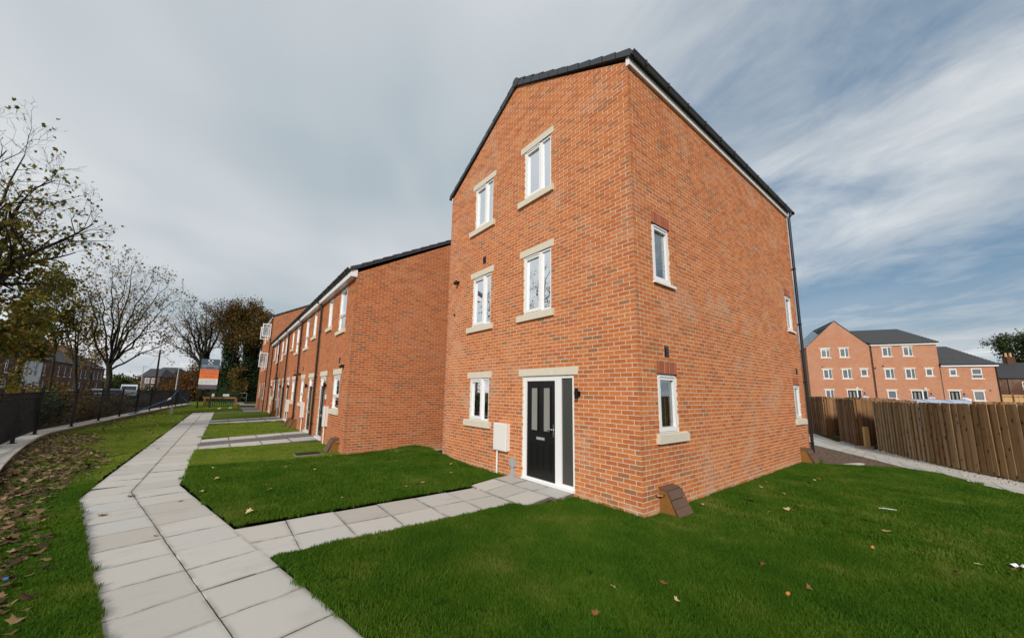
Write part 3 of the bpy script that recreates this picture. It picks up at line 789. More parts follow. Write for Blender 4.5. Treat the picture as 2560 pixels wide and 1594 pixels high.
lawn('lawn', L_midold, 'lawn_old', 'paler mown lawn in front of the first terrace house')
lawn('lawn', L_left, 'lawn_old', 'leaf strewn lawn between the railing and the main path', 1.0)
lawn('lawn', L_b1, 'lawn_old', 'mown lawn between the two gravel paths', 1.0)
lawn('lawn', L_b2, 'lawn_old', 'furthest mown lawn of the terrace', 1.0)
# grass blades: clumps instanced over the lawns
def clump(name, n, size, hmin, hmax, wd, m, seed):
    rg = np.random.default_rng(seed)
    b = rg.uniform(-size/2, size/2, (n, 2)); h = rg.uniform(hmin, hmax, n); an = rg.uniform(0, 6.283, n); lean = rg.uniform(.1, .75, n)*h; an2 = rg.uniform(0, 6.283, n)
    px, py = np.cos(an)*wd/2, np.sin(an)*wd/2
    lx, ly = np.cos(an2)*lean, np.sin(an2)*lean
    z0 = np.full(n, -.006)
    v = np.stack([np.stack([b[:, 0]-px, b[:, 1]-py, z0], -1), np.stack([b[:, 0]+px, b[:, 1]+py, z0], -1),
                  np.stack([b[:, 0]+px*.8+lx*.35, b[:, 1]+py*.8+ly*.35, h*.62], -1), np.stack([b[:, 0]-px*.8+lx*.35, b[:, 1]-py*.8+ly*.35, h*.62], -1),
                  np.stack([b[:, 0]+lx, b[:, 1]+ly, h*.92], -1)], 1)
    i = np.arange(n)[:, None]*5
    f = np.concatenate([i+np.array([[0, 1, 2]]), i+np.array([[0, 2, 3]]), i+np.array([[3, 2, 4]])])
    o = bpy.data.objects.new(name, raw_mesh(name, v.reshape(-1, 3), f, m)); return o
def edge_dist(q, P):
    d = np.full(len(q), 1e9)
    for i in range(len(P)):
        a, b = P[i], P[(i+1) % len(P)]; ab = b-a; t = np.clip(((q-a)@ab)/(ab@ab+1e-12), 0, 1); d = np.minimum(d, np.hypot(*(q-a-t[:, None]*ab).T))
    return d
def grass(poly, src, dens, label, seed, maxd=99, mind=0, smin=.65, smax=1.3, inset=(.0, 99), keep=None):
    rg = np.random.default_rng(seed); P = np.array(poly); lo, hi = P.min(0), P.max(0)
    st = dens**-.5; gx, gy = np.meshgrid(np.arange(lo[0], hi[0], st), np.arange(lo[1], hi[1], st)); q = np.stack([gx.ravel(), gy.ravel()], -1); q += rg.uniform(-st*.45, st*.45, q.shape); q = q[inpoly(q, P)]
    dd = np.hypot(q[:, 0]-CAM.x, q[:, 1]-CAM.y); q = q[(dd < maxd) & (dd >= mind)]
    # only what stands in front of the camera
    rel = (q[:, 0]-CAM.x)*math.cos(yaw)+(q[:, 1]-CAM.y)*math.sin(yaw); q = q[rel > .25]
    e = edge_dist(q, P); q = q[(e >= inset[0]) & (e < inset[1])]
    if keep is not None: q = q[rg.random(len(q)) < np.array([keep(x, y) for x, y in q])]
    v = np.concatenate([q, np.array([[gz(x, y)] for x, y in q])], 1)
    me = bpy.data.meshes.new('grass'); me.vertices.add(len(v)); me.vertices.foreach_set('co', v.astype(np.float32).ravel())
    me.materials.append(src.data.materials[0])
    o = link('grass', me, kind='stuff', label=label, cat='grass')
    ng = bpy.data.node_groups.new('grass_scatter', 'GeometryNodeTree')
    ng.interface.new_socket('Geometry', in_out='INPUT', socket_type='NodeSocketGeometry'); ng.interface.new_socket('Geometry', in_out='OUTPUT', socket_type='NodeSocketGeometry')
    N = ng.nodes; gi, go = N.new('NodeGroupInput'), N.new('NodeGroupOutput')
    oi = N.new('GeometryNodeObjectInfo'); oi.inputs['Object'].default_value = src
    ip = N.new('GeometryNodeInstanceOnPoints')
    rv = N.new('FunctionNodeRandomValue'); rv.data_type = 'FLOAT_VECTOR'; rv.inputs[0].default_value = (0, 0, 0); rv.inputs[1].default_value = (0, 0, 6.283)
    rs = N.new('FunctionNodeRandomValue'); rs.data_type = 'FLOAT'; rs.inputs[2].default_value = smin; rs.inputs[3].default_value = smax; rs.inputs['Seed'].default_value = 5
    Lk = ng.links
    Lk.new(gi.outputs[0], ip.inputs['Points']); Lk.new(oi.outputs['Geometry'], ip.inputs['Instance']); Lk.new(rv.outputs[0], ip.inputs['Rotation']); Lk.new(rs.outputs[1], ip.inputs['Scale']); Lk.new(ip.outputs[0], go.inputs[0])
    md = o.modifiers.new('scatter', 'NODES'); md.node_group = ng
    return o
c_new = clump('grass_clump', 620, .26, .022, .050, .0042, 'blade_new', 1)
c_new2 = clump('grass_clump', 300, .34, .025, .052, .008, 'blade_new', 2)
c_old = clump('grass_clump', 420, .34, .016, .034, .006, 'blade_old', 3)
c_old2 = clump('grass_clump', 220, .50, .018, .038, .016, 'blade_old', 4)
c_edge = clump('grass_clump', 46, .075, .020, .046, .0045, 'blade_new', 5)
c_edge_old = clump('grass_clump', 30, .09, .014, .032, .006, 'blade_old', 6)
oldp = lambda x, y: ss(6.5, 12, y); newp = lambda x, y: 1-ss(6.5, 12, y)
grass(L_right, c_new, 40, 'dense dark green blades of the front lawn', 11, maxd=6.5, inset=(.12, 99))
grass(L_right, c_new2, 28, 'dark green blades of the lawn towards the fence', 12, mind=6.3, inset=(.15, 99))
grass(L_right, c_edge, 420, 'dark green blades along the edges of the front lawn', 21, inset=(.015, .17))
grass(L_mid, c_new2, 32, 'dark green blades of the lawn beside the front door', 13, inset=(.15, 99))
grass(L_mid, c_edge, 420, 'dark green blades along the edges of the lawn beside the front door', 22, inset=(.015, .19))
grass(L_midold, c_old, 16, 'paler blades of the lawn by the first terrace house', 14, inset=(.14, 99))
grass(L_midold, c_edge_old, 300, 'paler blades along the edge of the lawn by the first terrace house', 23, inset=(.01, .18))
grass(L_left, c_new, 36, 'green blades of the lawn edge beside the near path', 15, maxd=6.5, inset=(.12, 99))
grass(L_left, c_new2, 20, 'green blades of the leaf strewn lawn', 18, maxd=18, mind=6.3, inset=(.15, 99), keep=newp)
grass(L_left, c_old, 16, 'yellowish blades of the lawn along the railing', 16, maxd=26, mind=6.3, inset=(.15, 99), keep=oldp)
grass(L_left, c_edge, 420, 'green blades along the near path edge', 24, maxd=11, inset=(.015, .17))
grass(L_left, c_edge_old, 300, 'yellowish blades along the far path edge', 25, mind=10.8, maxd=26, inset=(.015, .19))
grass(L_left, c_old2, 6, 'blades of the far lawn by the sale board', 19, maxd=60, mind=25.5, inset=(.2, 99))
grass(L_b1, c_old2, 9, 'blades of the lawn between the gravel paths', 17, inset=(.2, 99))

# ------------------------------------------------------------------ the brick house
house = empty('brick_house', (0, 0, 0), 'three-storey orange brick house with gable end and black front door', 'house')
slope = (9.50-7.74)/(WL/2)                      # gable rise
hp = [(-slope, 1, 7.76), (slope, 1, 7.76+slope*WL)]   # z <= 7.76 + slope*a ; z <= 7.76 + slope*(W-a)
WIN_F = [(4.06, 4.918, 1.15, 2.2, 'gf'), (4.074, 4.921, 3.55, 4.885, '1l'), (1.930, 2.804, 3.55, 4.885, '1r'), (4.074, 4.921, 6.265, 7.49, '2l'), (1.930, 2.804, 6.265, 7.49, '2r')]
DOOR = (1.345, 2.805, .13, 2.2)
opF = [w_[:4] for w_ in WIN_F]+[DOOR]
LINT = [(3.962, 5.045, 2.2, 2.35), (1.24, 2.93, 2.2, 2.35), (3.962, 5.035, 4.885, 5.035), (1.85, 2.943, 4.885, 5.035), (3.962, 5.035, 7.49, 7.64), (1.85, 2.943, 7.49, 7.64)]
SILL = [(3.948, 5.115, 1.0, 1.15), (3.955, 5.12, 3.40, 3.55), (1.842, 2.995, 3.40, 3.55), (3.955, 5.12, 6.115, 6.265), (1.842, 2.995, 6.115, 6.265)]
WIN_S = [(.545, 1.19, 1.22, 2.2), (7.90, 8.455, 1.22, 2.2), (.572, 1.165, 3.81, 4.885), (7.92, 8.46, 3.81, 4.885)]
opS = list(WIN_S)
SOLD = [(.545, 1.205, 2.2, 2.425), (7.90, 8.47, 2.2, 2.425), (.572, 1.19, 4.885, 5.11), (7.92, 8.48, 4.885, 5.11)]
SILLS = [(.45, 1.435, 1.07, 1.22), (7.79, 8.72, 1.07, 1.22)]
wf_ = MB(); wall_shell(wf_, FRONT, WL, -.1, 9.6, opF, hp); wallF = put(wf_, 'wall', ['mortar', 'plaster'], house, label='gable wall with the front door')
ws_ = MB(); wall_shell(ws_, SIDE, SL, -.1, EAVE, opS); wallS = put(ws_, 'wall', ['mortar', 'plaster'], house, label='side wall with four narrow windows')
bF = lay_bricks(FRONT, WL, 9.6, opF+LINT+SILL, hp, 0); bS = lay_bricks(SIDE, SL, EAVE, opS+SOLD+SILLS, (), 1)
allb = sorted([(-brick_size(FRONT, b[0]), 0, i) for i, b in enumerate(bF)]+[(-brick_size(SIDE, b[0]), 1, i) for i, b in enumerate(bS)])
pickF, pickS = {i for s_, k, i in allb[:330] if k == 0 and len(bF[i][0]) == 4}, {i for s_, k, i in allb[:330] if k == 1 and len(bS[i][0]) == 4}
for i in sorted(pickF)[:200]: brick_obj(FRONT, *bF[i], wallF)
for i in sorted(pickS)[:140]: brick_obj(SIDE, *bS[i], wallS)
pickF, pickS = set(sorted(pickF)[:200]), set(sorted(pickS)[:140])
rest = MB(); bricks_to_mb(rest, FRONT, [b for i, b in enumerate(bF) if i not in pickF]); bricks_to_mb(rest, SIDE, [b for i, b in enumerate(bS) if i not in pickS])
put(rest, 'brickwork', 'brick', house, kind='stuff')
# the two hidden walls, floors and ceilings
hid = MB(); BK = Frame((0, WL), 0, 1); hid.box(WORLD, .0, SL, -.1, EAVE, WL-.12, WL-.002); hid.prism(Frame((SL, 0), R(90), -1), [(0, -.1), (WL, -.1), (WL, EAVE), (WL/2, 9.5), (0, EAVE)], -.12, -.002)
put(hid, 'rear_wall', 'brick_far', house)
for z0, z1 in ((-.1, .10), (2.50, 2.75), (5.15, 5.40), (7.66, 7.70)): put(MB().box(WORLD, .13, SL-.13, z0, z1, .13, WL-.13), 'floor', ['floor_inside' if z0 < 7 else 'plaster'], house)
for (a0, a1, b0, b1) in ((3.2, 3.3, .13, WL-.13), (.13, 3.2, 3.3, 3.4), (3.3, SL-.13, 3.0, 3.1)): put(MB().box(WORLD, a0, a1, .10, 7.66, b0, b1), 'inner_wall', 'plaster', house)
for k, w_ in enumerate(WIN_F): window(FRONT, *w_[:4], house, 'split', blind=(w_[4] == 'gf'), fill_panel={'1r': (-.1, .80), '2r': (-.1, .72), '2l': (-.1, .9), '1l': (.35, 1.1)}.get(w_[4]))
for k, w_ in enumerate(WIN_S): window(SIDE, *w_, house, 'single', fill_panel=((.30, 1.15), (.2, 1.2), (.0, 1.2), (-.1, .9))[k])
for q in LINT: 
    if q[1]-q[0] > 1.5: m_ = (q[0]+q[1])/2; lintel(FRONT, q[0], m_-.004, q[2], q[3], house); lintel(FRONT, m_+.004, q[1], q[2], q[3], house)
    else: lintel(FRONT, *q, house)
for q in SILL: sill(FRONT, *q, house)
for q in SILLS: sill(SIDE, *q, house, .06)
for q in SOLD:                                     # soldier courses over the side windows
    n = 8; w_ = (q[1]-q[0])/n
    for i in range(n): brick_obj(SIDE, [(q[0]+i*w_+.004, q[2]+.008), (q[0]+(i+1)*w_-.004, q[2]+.008), (q[0]+(i+1)*w_-.004, q[3]-.004), (q[0]+i*w_+.004, q[3]-.004)], random.random(), wallS, 'brick_soldier')
for q in WIN_S[2:]: put(MB().box(SIDE, q[0]-.03, q[1]+.10, q[2]-.045, q[2], -.09, .05), 'sill', 'upvc', house)
for q in WIN_S: put(MB().box(SIDE, q[0]-.01, q[1]+.01, q[3]-.004, q[3]+.006, -.08, .008), 'lintel_plate', 'black_metal', house)
dr = door(FRONT, 1.755, 2.805, .13, 2.2, house, hinge_low=True, wf=.105)
sl_ = MB(); frame_bars(sl_, FRONT, 1.345, 1.755, .13, 2.2, .062, -.10, -.03); sl_.box(FRONT, 1.35, 2.8, .10, .135, -.10, .03); sf = put(sl_, 'side_light', 'upvc', house)
pane(FRONT, 1.405, 1.695, .19, 2.14, -.055, sf, 'glass_frosted')
for (a, z) in ((4.395, 5.28),): air_vent(FRONT, a, z, house)
for (a, z) in ((.881, 2.594), (8.349, 2.609)): air_vent(SIDE, a, z, house)
fl = MB(); fl.tube([FRONT.P(5.70, 4.96, -.01), FRONT.P(5.70, 4.96, .10)], .055, 14); fl.tube([FRONT.P(5.70, 4.96, .07), FRONT.P(5.70, 4.91, .13)], .05, 12); put(fl, 'flue_terminal', 'black_plastic', house)
put(MB().tube([FRONT.P(5.849, 4.036, -.01), FRONT.P(5.849, 4.036, .03)], .03, 10), 'overflow_pipe', 'black_plastic', house)
# roof
rise = slope
rf1 = roof_courses('roof', 'roof_tile', house, (-.045, -.13, 7.80), (SL+.05, -.13, 7.80), (0, WL/2+.13, 1.87), 10)
rf2 = roof_courses('roof', 'roof_tile', house, (SL+.05, WL+.13, 7.80), (-.045, WL+.13, 7.80), (0, -(WL/2+.13), 1.87), 10)
def verge(house, fr, W_, z0, zr, n, d0, d1, over=.10):
    for sgn in (0, 1):
        for i in range(n):
            t0, t1 = i/n, (i+1.04)/n
            for_a = lambda t: (-over+(W_/2+over)*t) if sgn == 0 else (W_+over-(W_/2+over)*t)
            a0, a1 = for_a(t0), for_a(t1); y0, y1 = z0+(zr-z0)*t0, z0+(zr-z0)*t1
            poly = [(a0, y0-.085), (a1, y1-.085), (a1, y1+.025), (a0, y0+.052)]
            if sgn: poly = poly[::-1]
            put(MB().prism(fr, poly, d0, d1), 'verge_tile', 'roof_verge', house)
verge(house, FRONT, WL, 7.875, 9.60, 11, -.06, .055)
for i in range(26): put(MB().tube([(-.07+i*.345, WL/2, 9.60), (-.07+(i+1)*.345+.02, WL/2, 9.60+.012)], .115, 10), 'ridge_tile', 'roof_verge', house) if i < 26 else None
put(MB().box(SIDE, .0, SL, 7.69, 7.83, .03, .052), 'fascia', 'upvc', house); put(MB().box(SIDE, .0, SL, 7.672, 7.69, -.02, .052), 'soffit', 'upvc', house)
put(MB().box(SIDE, -.012, .0, 7.672, 7.83, -.02, .052), 'fascia_end', 'upvc', house)
gutter(SIDE, -.03, SL+.32, 7.885, .115, house); downpipe(SIDE, SL-.005, 7.66, .0, .115, house, 7.86)
put(MB().box(Frame((0, WL), 0, 1), .0, SL, 7.672, 7.83, .0, .05), 'fascia', 'upvc', house); gutter(Frame((0, WL), 0, 1), -.03, SL+.1, 7.86, .11, house)
wall_light(FRONT, 1.217, 1.85, 'black up and down wall light beside the main front door')
meter_box(FRONT, 3.22, 3.69, .58, 1.165, 'white meter box with a pipe below, between ground window and main front door', 3.615)
jb = empty('junction_box', FRONT.P(3.06, 0, 0), 'small grey cable box at the wall foot beside the main front door', 'cable box')
put(MB().box(FRONT, 2.985, 3.135, .295, .46, 0, .07), 'casing', 'grey_plastic', jb)
put(MB().prism(FRONT, [(3.0, .0), (3.12, .0), (3.10, .295), (3.035, .295)], 0, .055).box(FRONT, 2.995, 3.125, .0, .12, 0, .075), 'cable_cover', 'grey_plastic', jb)
gas_box(SIDE, .445, .845, 'brown sloping gas box at the near corner of the brick house', pipe_side=-1)
gas_box(SIDE, 7.95, 8.40, 'brown gas box at the far end of the side wall by the soil patch')

# ------------------------------------------------------------------ the terrace
UW = 4.83; N_U = 5; R_EAVE = 5.29; DEPTH = 8.4
ordn = ['first', 'second', 'third', 'fourth', 'fifth']
r_sl = (7.197-5.40)/(1.0+2.157+.1)
def unit(k):
    s0, s1 = k*UW, (k+1)*UW; mir = k % 2 == 1
    def A(x): return s1-x if mir else s0+x       # distance from the window-side party wall
    def rng_(x0, x1): return tuple(sorted((A(x0), A(x1))))
    h = empty('terrace_house', RF.P((s0+s1)/2, 0, 0), f'two-storey brick terrace house, {ordn[k]} from the near end wall', 'house', 'two-storey terrace houses')
    gw, bw, sw, dd = rng_(1.03, 1.93), rng_(1.0, 1.93), rng_(3.0, 3.68), rng_(3.10, 4.09)
    ops = [(*gw, 1.225, 2.35), (*bw, 3.80, 5.24), (*sw, 4.13, 5.24), (*dd, .15, 2.35)]
    lin = [(gw[0]-.12, gw[1]+.12, 2.35, 2.525), (dd[0]-.12, dd[1]+.12, 2.35, 2.525)]
    sil = [(gw[0]-.11, gw[1]+.11, 1.075, 1.225), (bw[0]-.11, bw[1]+.11, 3.675, 3.80), (sw[0]-.11, sw[1]+.11, 3.995, 4.13)]
    class SubF(Frame):
        pass
    fr = Frame(RF.P(s0, 0).xy, RF.ang, RF.out); off = lambda q: (q[0]-s0, q[1]-s0, q[2], q[3])
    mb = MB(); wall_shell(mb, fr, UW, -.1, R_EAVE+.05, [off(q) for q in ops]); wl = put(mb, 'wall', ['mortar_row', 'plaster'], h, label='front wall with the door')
    bk = lay_bricks(fr, UW, R_EAVE+.04, [off(q) for q in ops+lin+sil], (), 1)
    rest = MB()
    if k == 0:
        zc = lambda a: 5.40+r_sl*(a+.1)
        hpe = [(-r_sl, 1, 5.36+r_sl*.1), (r_sl, 1, 5.36+r_sl*(DEPTH+.1))]
        me_ = MB(); wall_shell(me_, RE, DEPTH, -.1, 8.2, [], hpe); we = put(me_, 'wall', ['mortar_row', 'plaster'], h, label='blank end gable wall')
        be = lay_bricks(RE, DEPTH, 8.2, [], hpe, 0)
        ordb = sorted([(-brick_size(RE, b[0])*(1 if RE.o.x+b[0][0][0] < .9 else 0), i) for i, b in enumerate(be) if len(b[0]) == 4])[:290]
        pk = {i for _, i in ordb}
        for i in sorted(pk): brick_obj(RE, *be[i], we, 'brick_row')
        bricks_to_mb(rest, RE, [b for i, b in enumerate(be) if i not in pk])
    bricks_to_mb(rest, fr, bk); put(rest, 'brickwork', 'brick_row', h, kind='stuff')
    hid = MB(); hid.box(RF, s0, s1, -.1, R_EAVE, -DEPTH, -DEPTH+.1); hid.box(RF, s1-.1, s1, -.1, R_EAVE, -DEPTH+.1, -.13)
    if k == N_U-1: hid.prism(Frame(RF.P(s1-.1, 0).xy, -ROW, 1), [(0, R_EAVE), (DEPTH, R_EAVE), (DEPTH/2, 7.6)], 0, .1)
    put(hid, 'rear_wall', 'brick_far', h)
    for z0, z1 in ((-.1, .12), (2.6, 2.85), (5.27, 5.31)): put(MB().box(RF, s0+.03, s1-.12, z0, z1, -DEPTH+.12, -.13), 'floor', 'floor_inside' if z0 < 5 else 'plaster', h)
    put(MB().box(RF, s0+.03, s1-.12, .12, 5.27, -3.6, -3.5), 'inner_wall', 'plaster', h)
    big = k < 2
    window(RF, *gw, 1.225, 2.35, h, 'transom', rec=.03, vent=True, simple=not big); window(RF, *bw, 3.80, 5.24, h, 'transom', rec=.03, simple=not big); window(RF, *sw, 4.13, 5.24, h, 'single', rec=.03, simple=not big)
    for q in lin: lintel(RF, *q, h)
    for q in sil: sill(RF, *q, h, .06)
    door(RF, *dd, .15, 2.35, h, 'door_green' if k == 1 else 'door_black', hinge_low=mir, fan=.25)
    put(MB().box(RF, dd[0], dd[1], .08, .15, -.1, .05), 'threshold', 'upvc', h)
    # roof, fascia, gutter
    A0, B0 = RF.P(s0-(.05 if k == 0 else 0), 5.44, .22), RF.P(s1, 5.44, .22); up = RF.P(0, 0, -DEPTH/2-.22)-RF.P(0, 0, 0)+Vector((0, 0, r_sl*(DEPTH/2+.2)))
    roof_courses('roof', 'roof_tile', h, A0, B0, up, 13)
    A1, B1 = RF.P(s1, 5.44, -DEPTH-.22), RF.P(s0-(.05 if k == 0 else 0), 5.44, -DEPTH-.22); up2 = RF.P(0, 0, DEPTH/2+.22)-RF.P(0, 0, 0)+Vector((0, 0, r_sl*(DEPTH/2+.2)))
    roof_courses('roof', 'roof_tile', h, A1, B1, up2, 13)
    put(MB().box(RF, s0, s1, 5.29, 5.50, .16, .18), 'fascia', 'upvc', h); put(MB().box(RF, s0, s1, 5.275, 5.29, -.01, .18), 'soffit', 'upvc', h)
    if k == 0: put(MB().box(RF, s0-.015, s0, 5.275, 5.50, -.01, .18), 'fascia_end', 'upvc', h); verge(h, RE, DEPTH, 5.52, 5.50+r_sl*(DEPTH/2+.1), 14, -.06, .05, .20)
    gutter(RF, s0-(.04 if k == 0 else 0), s1, 5.53, .24, h)
    downpipe(RF, s1-.03, 5.25, .05, .24, h, 5.50)
    air_vent(RF, A(1.30), 2.80, h); 
    put(MB().tube([RF.P(A(.68), 2.58, -.01), RF.P(A(.68), 2.58, .09)], .05, 12).tube([RF.P(A(.68), 2.58, .07), RF.P(A(.68), 2.54, .13)], .045, 12), 'flue_terminal', 'black_plastic', h)
    o_ = ordn[k]
    wall_light(RF, A(2.93), 2.0, f'black wall light beside the door of the {o_} terrace house')
    meter_box(RF, *rng_(2.30, 2.62), .62, 1.28, f'white meter box on the {o_} terrace house', A(2.50))
    zb = .0
    if k < 4: gas_box(RF, *rng_(.55, .97), f'brown sloping gas box below the window of the {o_} terrace house', pipe_side=(-1 if not mir else 1) if k == 0 else None)
for k in range(N_U): unit(k)
nb = empty('notice', RF.P(3.0, 1.5, 0), 'small pale and red notice beside the first terrace door', 'notice')
put(MB().box(RF, 2.80, 3.0, 1.52, 1.68, .0, .012), 'upper_sheet', 'sign_white', nb); put(MB().box(RF, 2.80, 2.98, 1.36, 1.50, .0, .012), 'lower_sheet', 'sign_red', nb)

# three-storey block at the far end of the terrace
blk = empty('end_block', RF.P(28.5, 0, 0), 'three-storey brick block with open white windows at the far end of the terrace', 'building')
BF = Frame(RF.P(24.35, 0, .22).xy, RF.ang, RF.out); BE = Frame(RF.P(24.35, 0, .22).xy, -ROW, -1); BL = 10.0
bsl = .52
ops = [(1.2, 2.2, z0, z1) for z0, z1 in ((1.1, 2.2), (3.6, 4.9), (6.2, 7.4))]+[(3.6, 4.6, .15, 2.2), (3.4, 4.4, 3.6, 4.9), (3.4, 4.4, 6.2, 7.4), (6.6, 7.6, 3.6, 4.9), (6.6, 7.6, 6.2, 7.4), (6.6, 7.6, 1.1, 2.2)]
mb = MB(); wall_shell(mb, BF, BL, -.1, 7.75, ops); hpb = [(-bsl, 1, 7.80), (bsl, 1, 7.80+bsl*8.6)]
wall_shell(mb, BE, 8.6, -.1, 10.2, [], hpb); put(mb, 'wall', ['mortar_row', 'plaster'], blk)
rest = MB(); bricks_to_mb(rest, BF, lay_bricks(BF, BL, 7.74, ops, (), 1)); bricks_to_mb(rest, BE, [b for b in lay_bricks(BE, 8.6, 10.2, [], hpb, 0) if b[0][0][1] > 5.3 or b[0][0][0] < .5]); put(rest, 'brickwork', 'brick_row', blk, kind='stuff')
for q in ops:
    if q[2] < .5: door(BF, *q, blk, hinge_low=False)
    else: window(BF, *q, blk, 'split', simple=True, vent=False); sill(BF, q[0]-.1, q[1]+.1, q[2]-.14, q[2], blk)
    if q[2] < 3: lintel(BF, q[0]-.12, q[1]+.12, q[3], q[3]+.15, blk)
for (a, z0, z1) in ((1.25, 6.25, 7.35), (3.45, 6.25, 7.35), (1.25, 3.65, 4.85)):      # casements standing open
    cf = Frame(BF.P(a, 0, .02).xy, BF.ang+R(76), -1); s = MB(); frame_bars(s, cf, 0, .62, z0, z1, .055, -.03, .03)
    sh = put(s, 'open_sash', 'upvc', blk); pane(cf, .05, .57, z0+.05, z1-.05, .0, sh)
hid = MB(); hid.box(BF, 0, BL, -.1, 7.75, -8.6, -8.5); hid.prism(Frame(BF.P(BL, 0).xy, -ROW, 1), [(0, -.1), (8.6, -.1), (8.6, 7.75), (4.3, 10.0), (0, 7.75)], -.1, 0); put(hid, 'rear_wall', 'brick_far', blk)
for z0 in (0, 2.6, 5.3, 7.7): put(MB().box(BF, .13, BL-.13, z0, z0+.1, -8.4, -.13), 'floor', 'plaster', blk)
up = BF.P(0, 0, -4.45)-BF.P(0, 0, 0)+Vector((0, 0, bsl*4.45)); roof_courses('roof', 'roof_tile', blk, BF.P(-.05, 7.83, .15), BF.P(BL+.05, 7.83, .15), up, 14)
up = BF.P(0, 0, 4.45)-BF.P(0, 0, 0)+Vector((0, 0, bsl*4.45)); roof_courses('roof', 'roof_tile', blk, BF.P(BL+.05, 7.83, -8.75), BF.P(-.05, 7.83, -8.75), up, 14)
verge(blk, BE, 8.6, 7.86, 7.86+bsl*4.4, 14, -.05, .05, .12)
put(MB().box(BF, 0, BL, 7.68, 7.88, .10, .12).box(BF, 0, BL, 7.66, 7.68, -.01, .12), 'fascia', 'upvc', blk); gutter(BF, 0, BL, 7.9, .18, blk); downpipe(BF, .25, 7.6, .0, .18, blk, 7.88)

# ------------------------------------------------------------------ right hand side: soil, fence path, timber fences
grid_sheet('soil', [(8.95, 0), (8.95, -.25), (8.07, -.42), (8.57, -.86), (9.4, -1.84), (9.5, -1.95), (10.67, -1.16), (12.3, .05), (13.6, 1.02), (17, 3), (17, 8), (8.95, 6.3)], lambda x, y: .012*math.sin(x*4)*math.cos(y*3), 'soil', .25, kind='structure', label='bare brown soil beside the far end of the side wall')
nearE = [(6.9, -4.35), (7.5, -3.7), (8.09, -3.16), (9.12, -2.5), (9.5, -1.97), (10.66, -1.18), (12.3, .02), (13.6, .99), (17.0, 2.6)]
farE = [(8.2, -4.35), (8.62, -3.75), (8.95, -3.25), (9.60, -2.62), (10.35, -2.06), (11.5, -1.25), (12.95, -.55), (15.8, .62), (19.4, 2.2)]
fpath = grid_sheet('path', nearE+farE[::-1], None, 'joint_soil', kind='structure', label='pale slab path running along the timber fence'); fpath.location.z = -.04
def along(poly, n):
    P = [Vector((x, y, 0)) for x, y in poly]; L = [0]
    for a, b in zip(P, P[1:]): L.append(L[-1]+(b-a).length)
    out = []
    for i in range(n+1):
        t = L[-1]*i/n; k = max(j for j in range(len(L)-1) if L[j] <= t+1e-9); out.append(P[k].lerp(P[k+1], (t-L[k])/(L[k+1]-L[k])))
    return out
ne, fe = along(nearE, 20), along(farE, 20)
for i in range(20):
    for t0, t1 in ((0, .5), (.5, 1)):
        q = [ne[i].lerp(fe[i], t0), ne[i+1].lerp(fe[i+1], t0), ne[i+1].lerp(fe[i+1], t1), ne[i].lerp(fe[i], t1)]; mid = sum(q, Vector())/4
        mb = MB(); r = [(v-mid)*.990 for v in q]; sl_m(mb, r, .05)
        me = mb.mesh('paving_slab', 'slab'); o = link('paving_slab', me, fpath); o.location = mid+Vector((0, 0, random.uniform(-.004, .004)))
footL = [(9.0, -4.35), (9.66, -3.78), (10.09, -3.34), (10.84, -2.72), (12.12, -1.88), (13.93, -.86)]
gravel('gravel', [(8.25, -4.3), (8.68, -3.7), (9.60, -2.58), (10.40, -2.02), (11.55, -1.2), (13.0, -.5), (15.8, .68), (16.6, .6), (14.0, -.8), (12.1, -1.9), (10.8, -2.75), (9.6, -3.85), (9.1, -4.3)], -.035, 5200, .026, seed=9, label='pale stones between the slab path and the timber fence')
loose = empty('paving_slab', (8.95, -.72, 0), 'loose grey slab lying at the edge of the bare soil', 'slab')
o = put(MB().box(Frame((8.62, -.80), R(-22)), 0, .62, .02, .055, -.02, .10), 'slab_body', 'slab', loose)
FB = {}
def board_mesh(w_, h_, m, v):
    k = (round(w_, 3), round(h_, 3), m, v)
    if k not in FB:
        mb = MB(); t0, t1 = (.008, .026) if v % 2 == 0 else (.010, .024)
        mb.v = [Vector(p) for p in ((0, 0, 0), (w_, 0, 0), (w_, t1, 0), (0, t0, 0), (0, 0, h_), (w_, 0, h_+[0, .006, -.005][v]), (w_, t1, h_+[0, .006, -.005][v]), (0, t0, h_))]
        mb.f = [(0, 1, 2, 3), (7, 6, 5, 4), (0, 4, 5, 1), (1, 5, 6, 2), (2, 6, 7, 3), (3, 7, 4, 0)]; mb.m = [0]*6
        FB[k] = mb.mesh('board', m)
    return FB[k]
def timber_fence(name, cat, pts, h, label, m='fence_timber', step=.090, z0=.02, group=None, out=-1, rails=True, posts=True):
    """boards stand on the side that faces the camera; rails and posts behind"""
    e = empty(name, (pts[0][0], pts[0][1], 0), label, cat, group)
    P = [Vector((x, y, 0)) for x, y in pts]
    for a, b in zip(P, P[1:]):
        L = (b-a).length; n = max(1, round(L/step)); st = L/n; ang = math.atan2(b.y-a.y, b.x-a.x); fr = Frame((a.x, a.y), ang, out)
        for i in range(n):
            v = random.randrange(3); o = link('board', board_mesh(st*1.36, h, m, v), e)
            if out < 0: o.rotation_euler = (R(random.uniform(-.4, .4)), R(random.uniform(-.35, .35)), ang); o.location = fr.P(i*st, z0+random.uniform(-.008, .008), .000 if i % 2 else .020); o.scale.y = -1
            else: o.rotation_euler = (0, R(random.uniform(-.35, .35)), ang); o.location = fr.P(i*st, z0+random.uniform(-.008, .008), .002 if i % 2 else .010)
        if rails:
            for zr in (.3, h*.52, h-.22): put(MB().box(fr, 0, L, zr, zr+.075, -.045, .0), 'rail', 'timber_post', e)
        if posts:
            for t in np.arange(0, L+.01, L/max(1, round(L/1.9))): put(MB().box(fr, t-.045, t+.045, -.1, h+.01, -.14, -.046), 'post', 'timber_post', e)
    return e
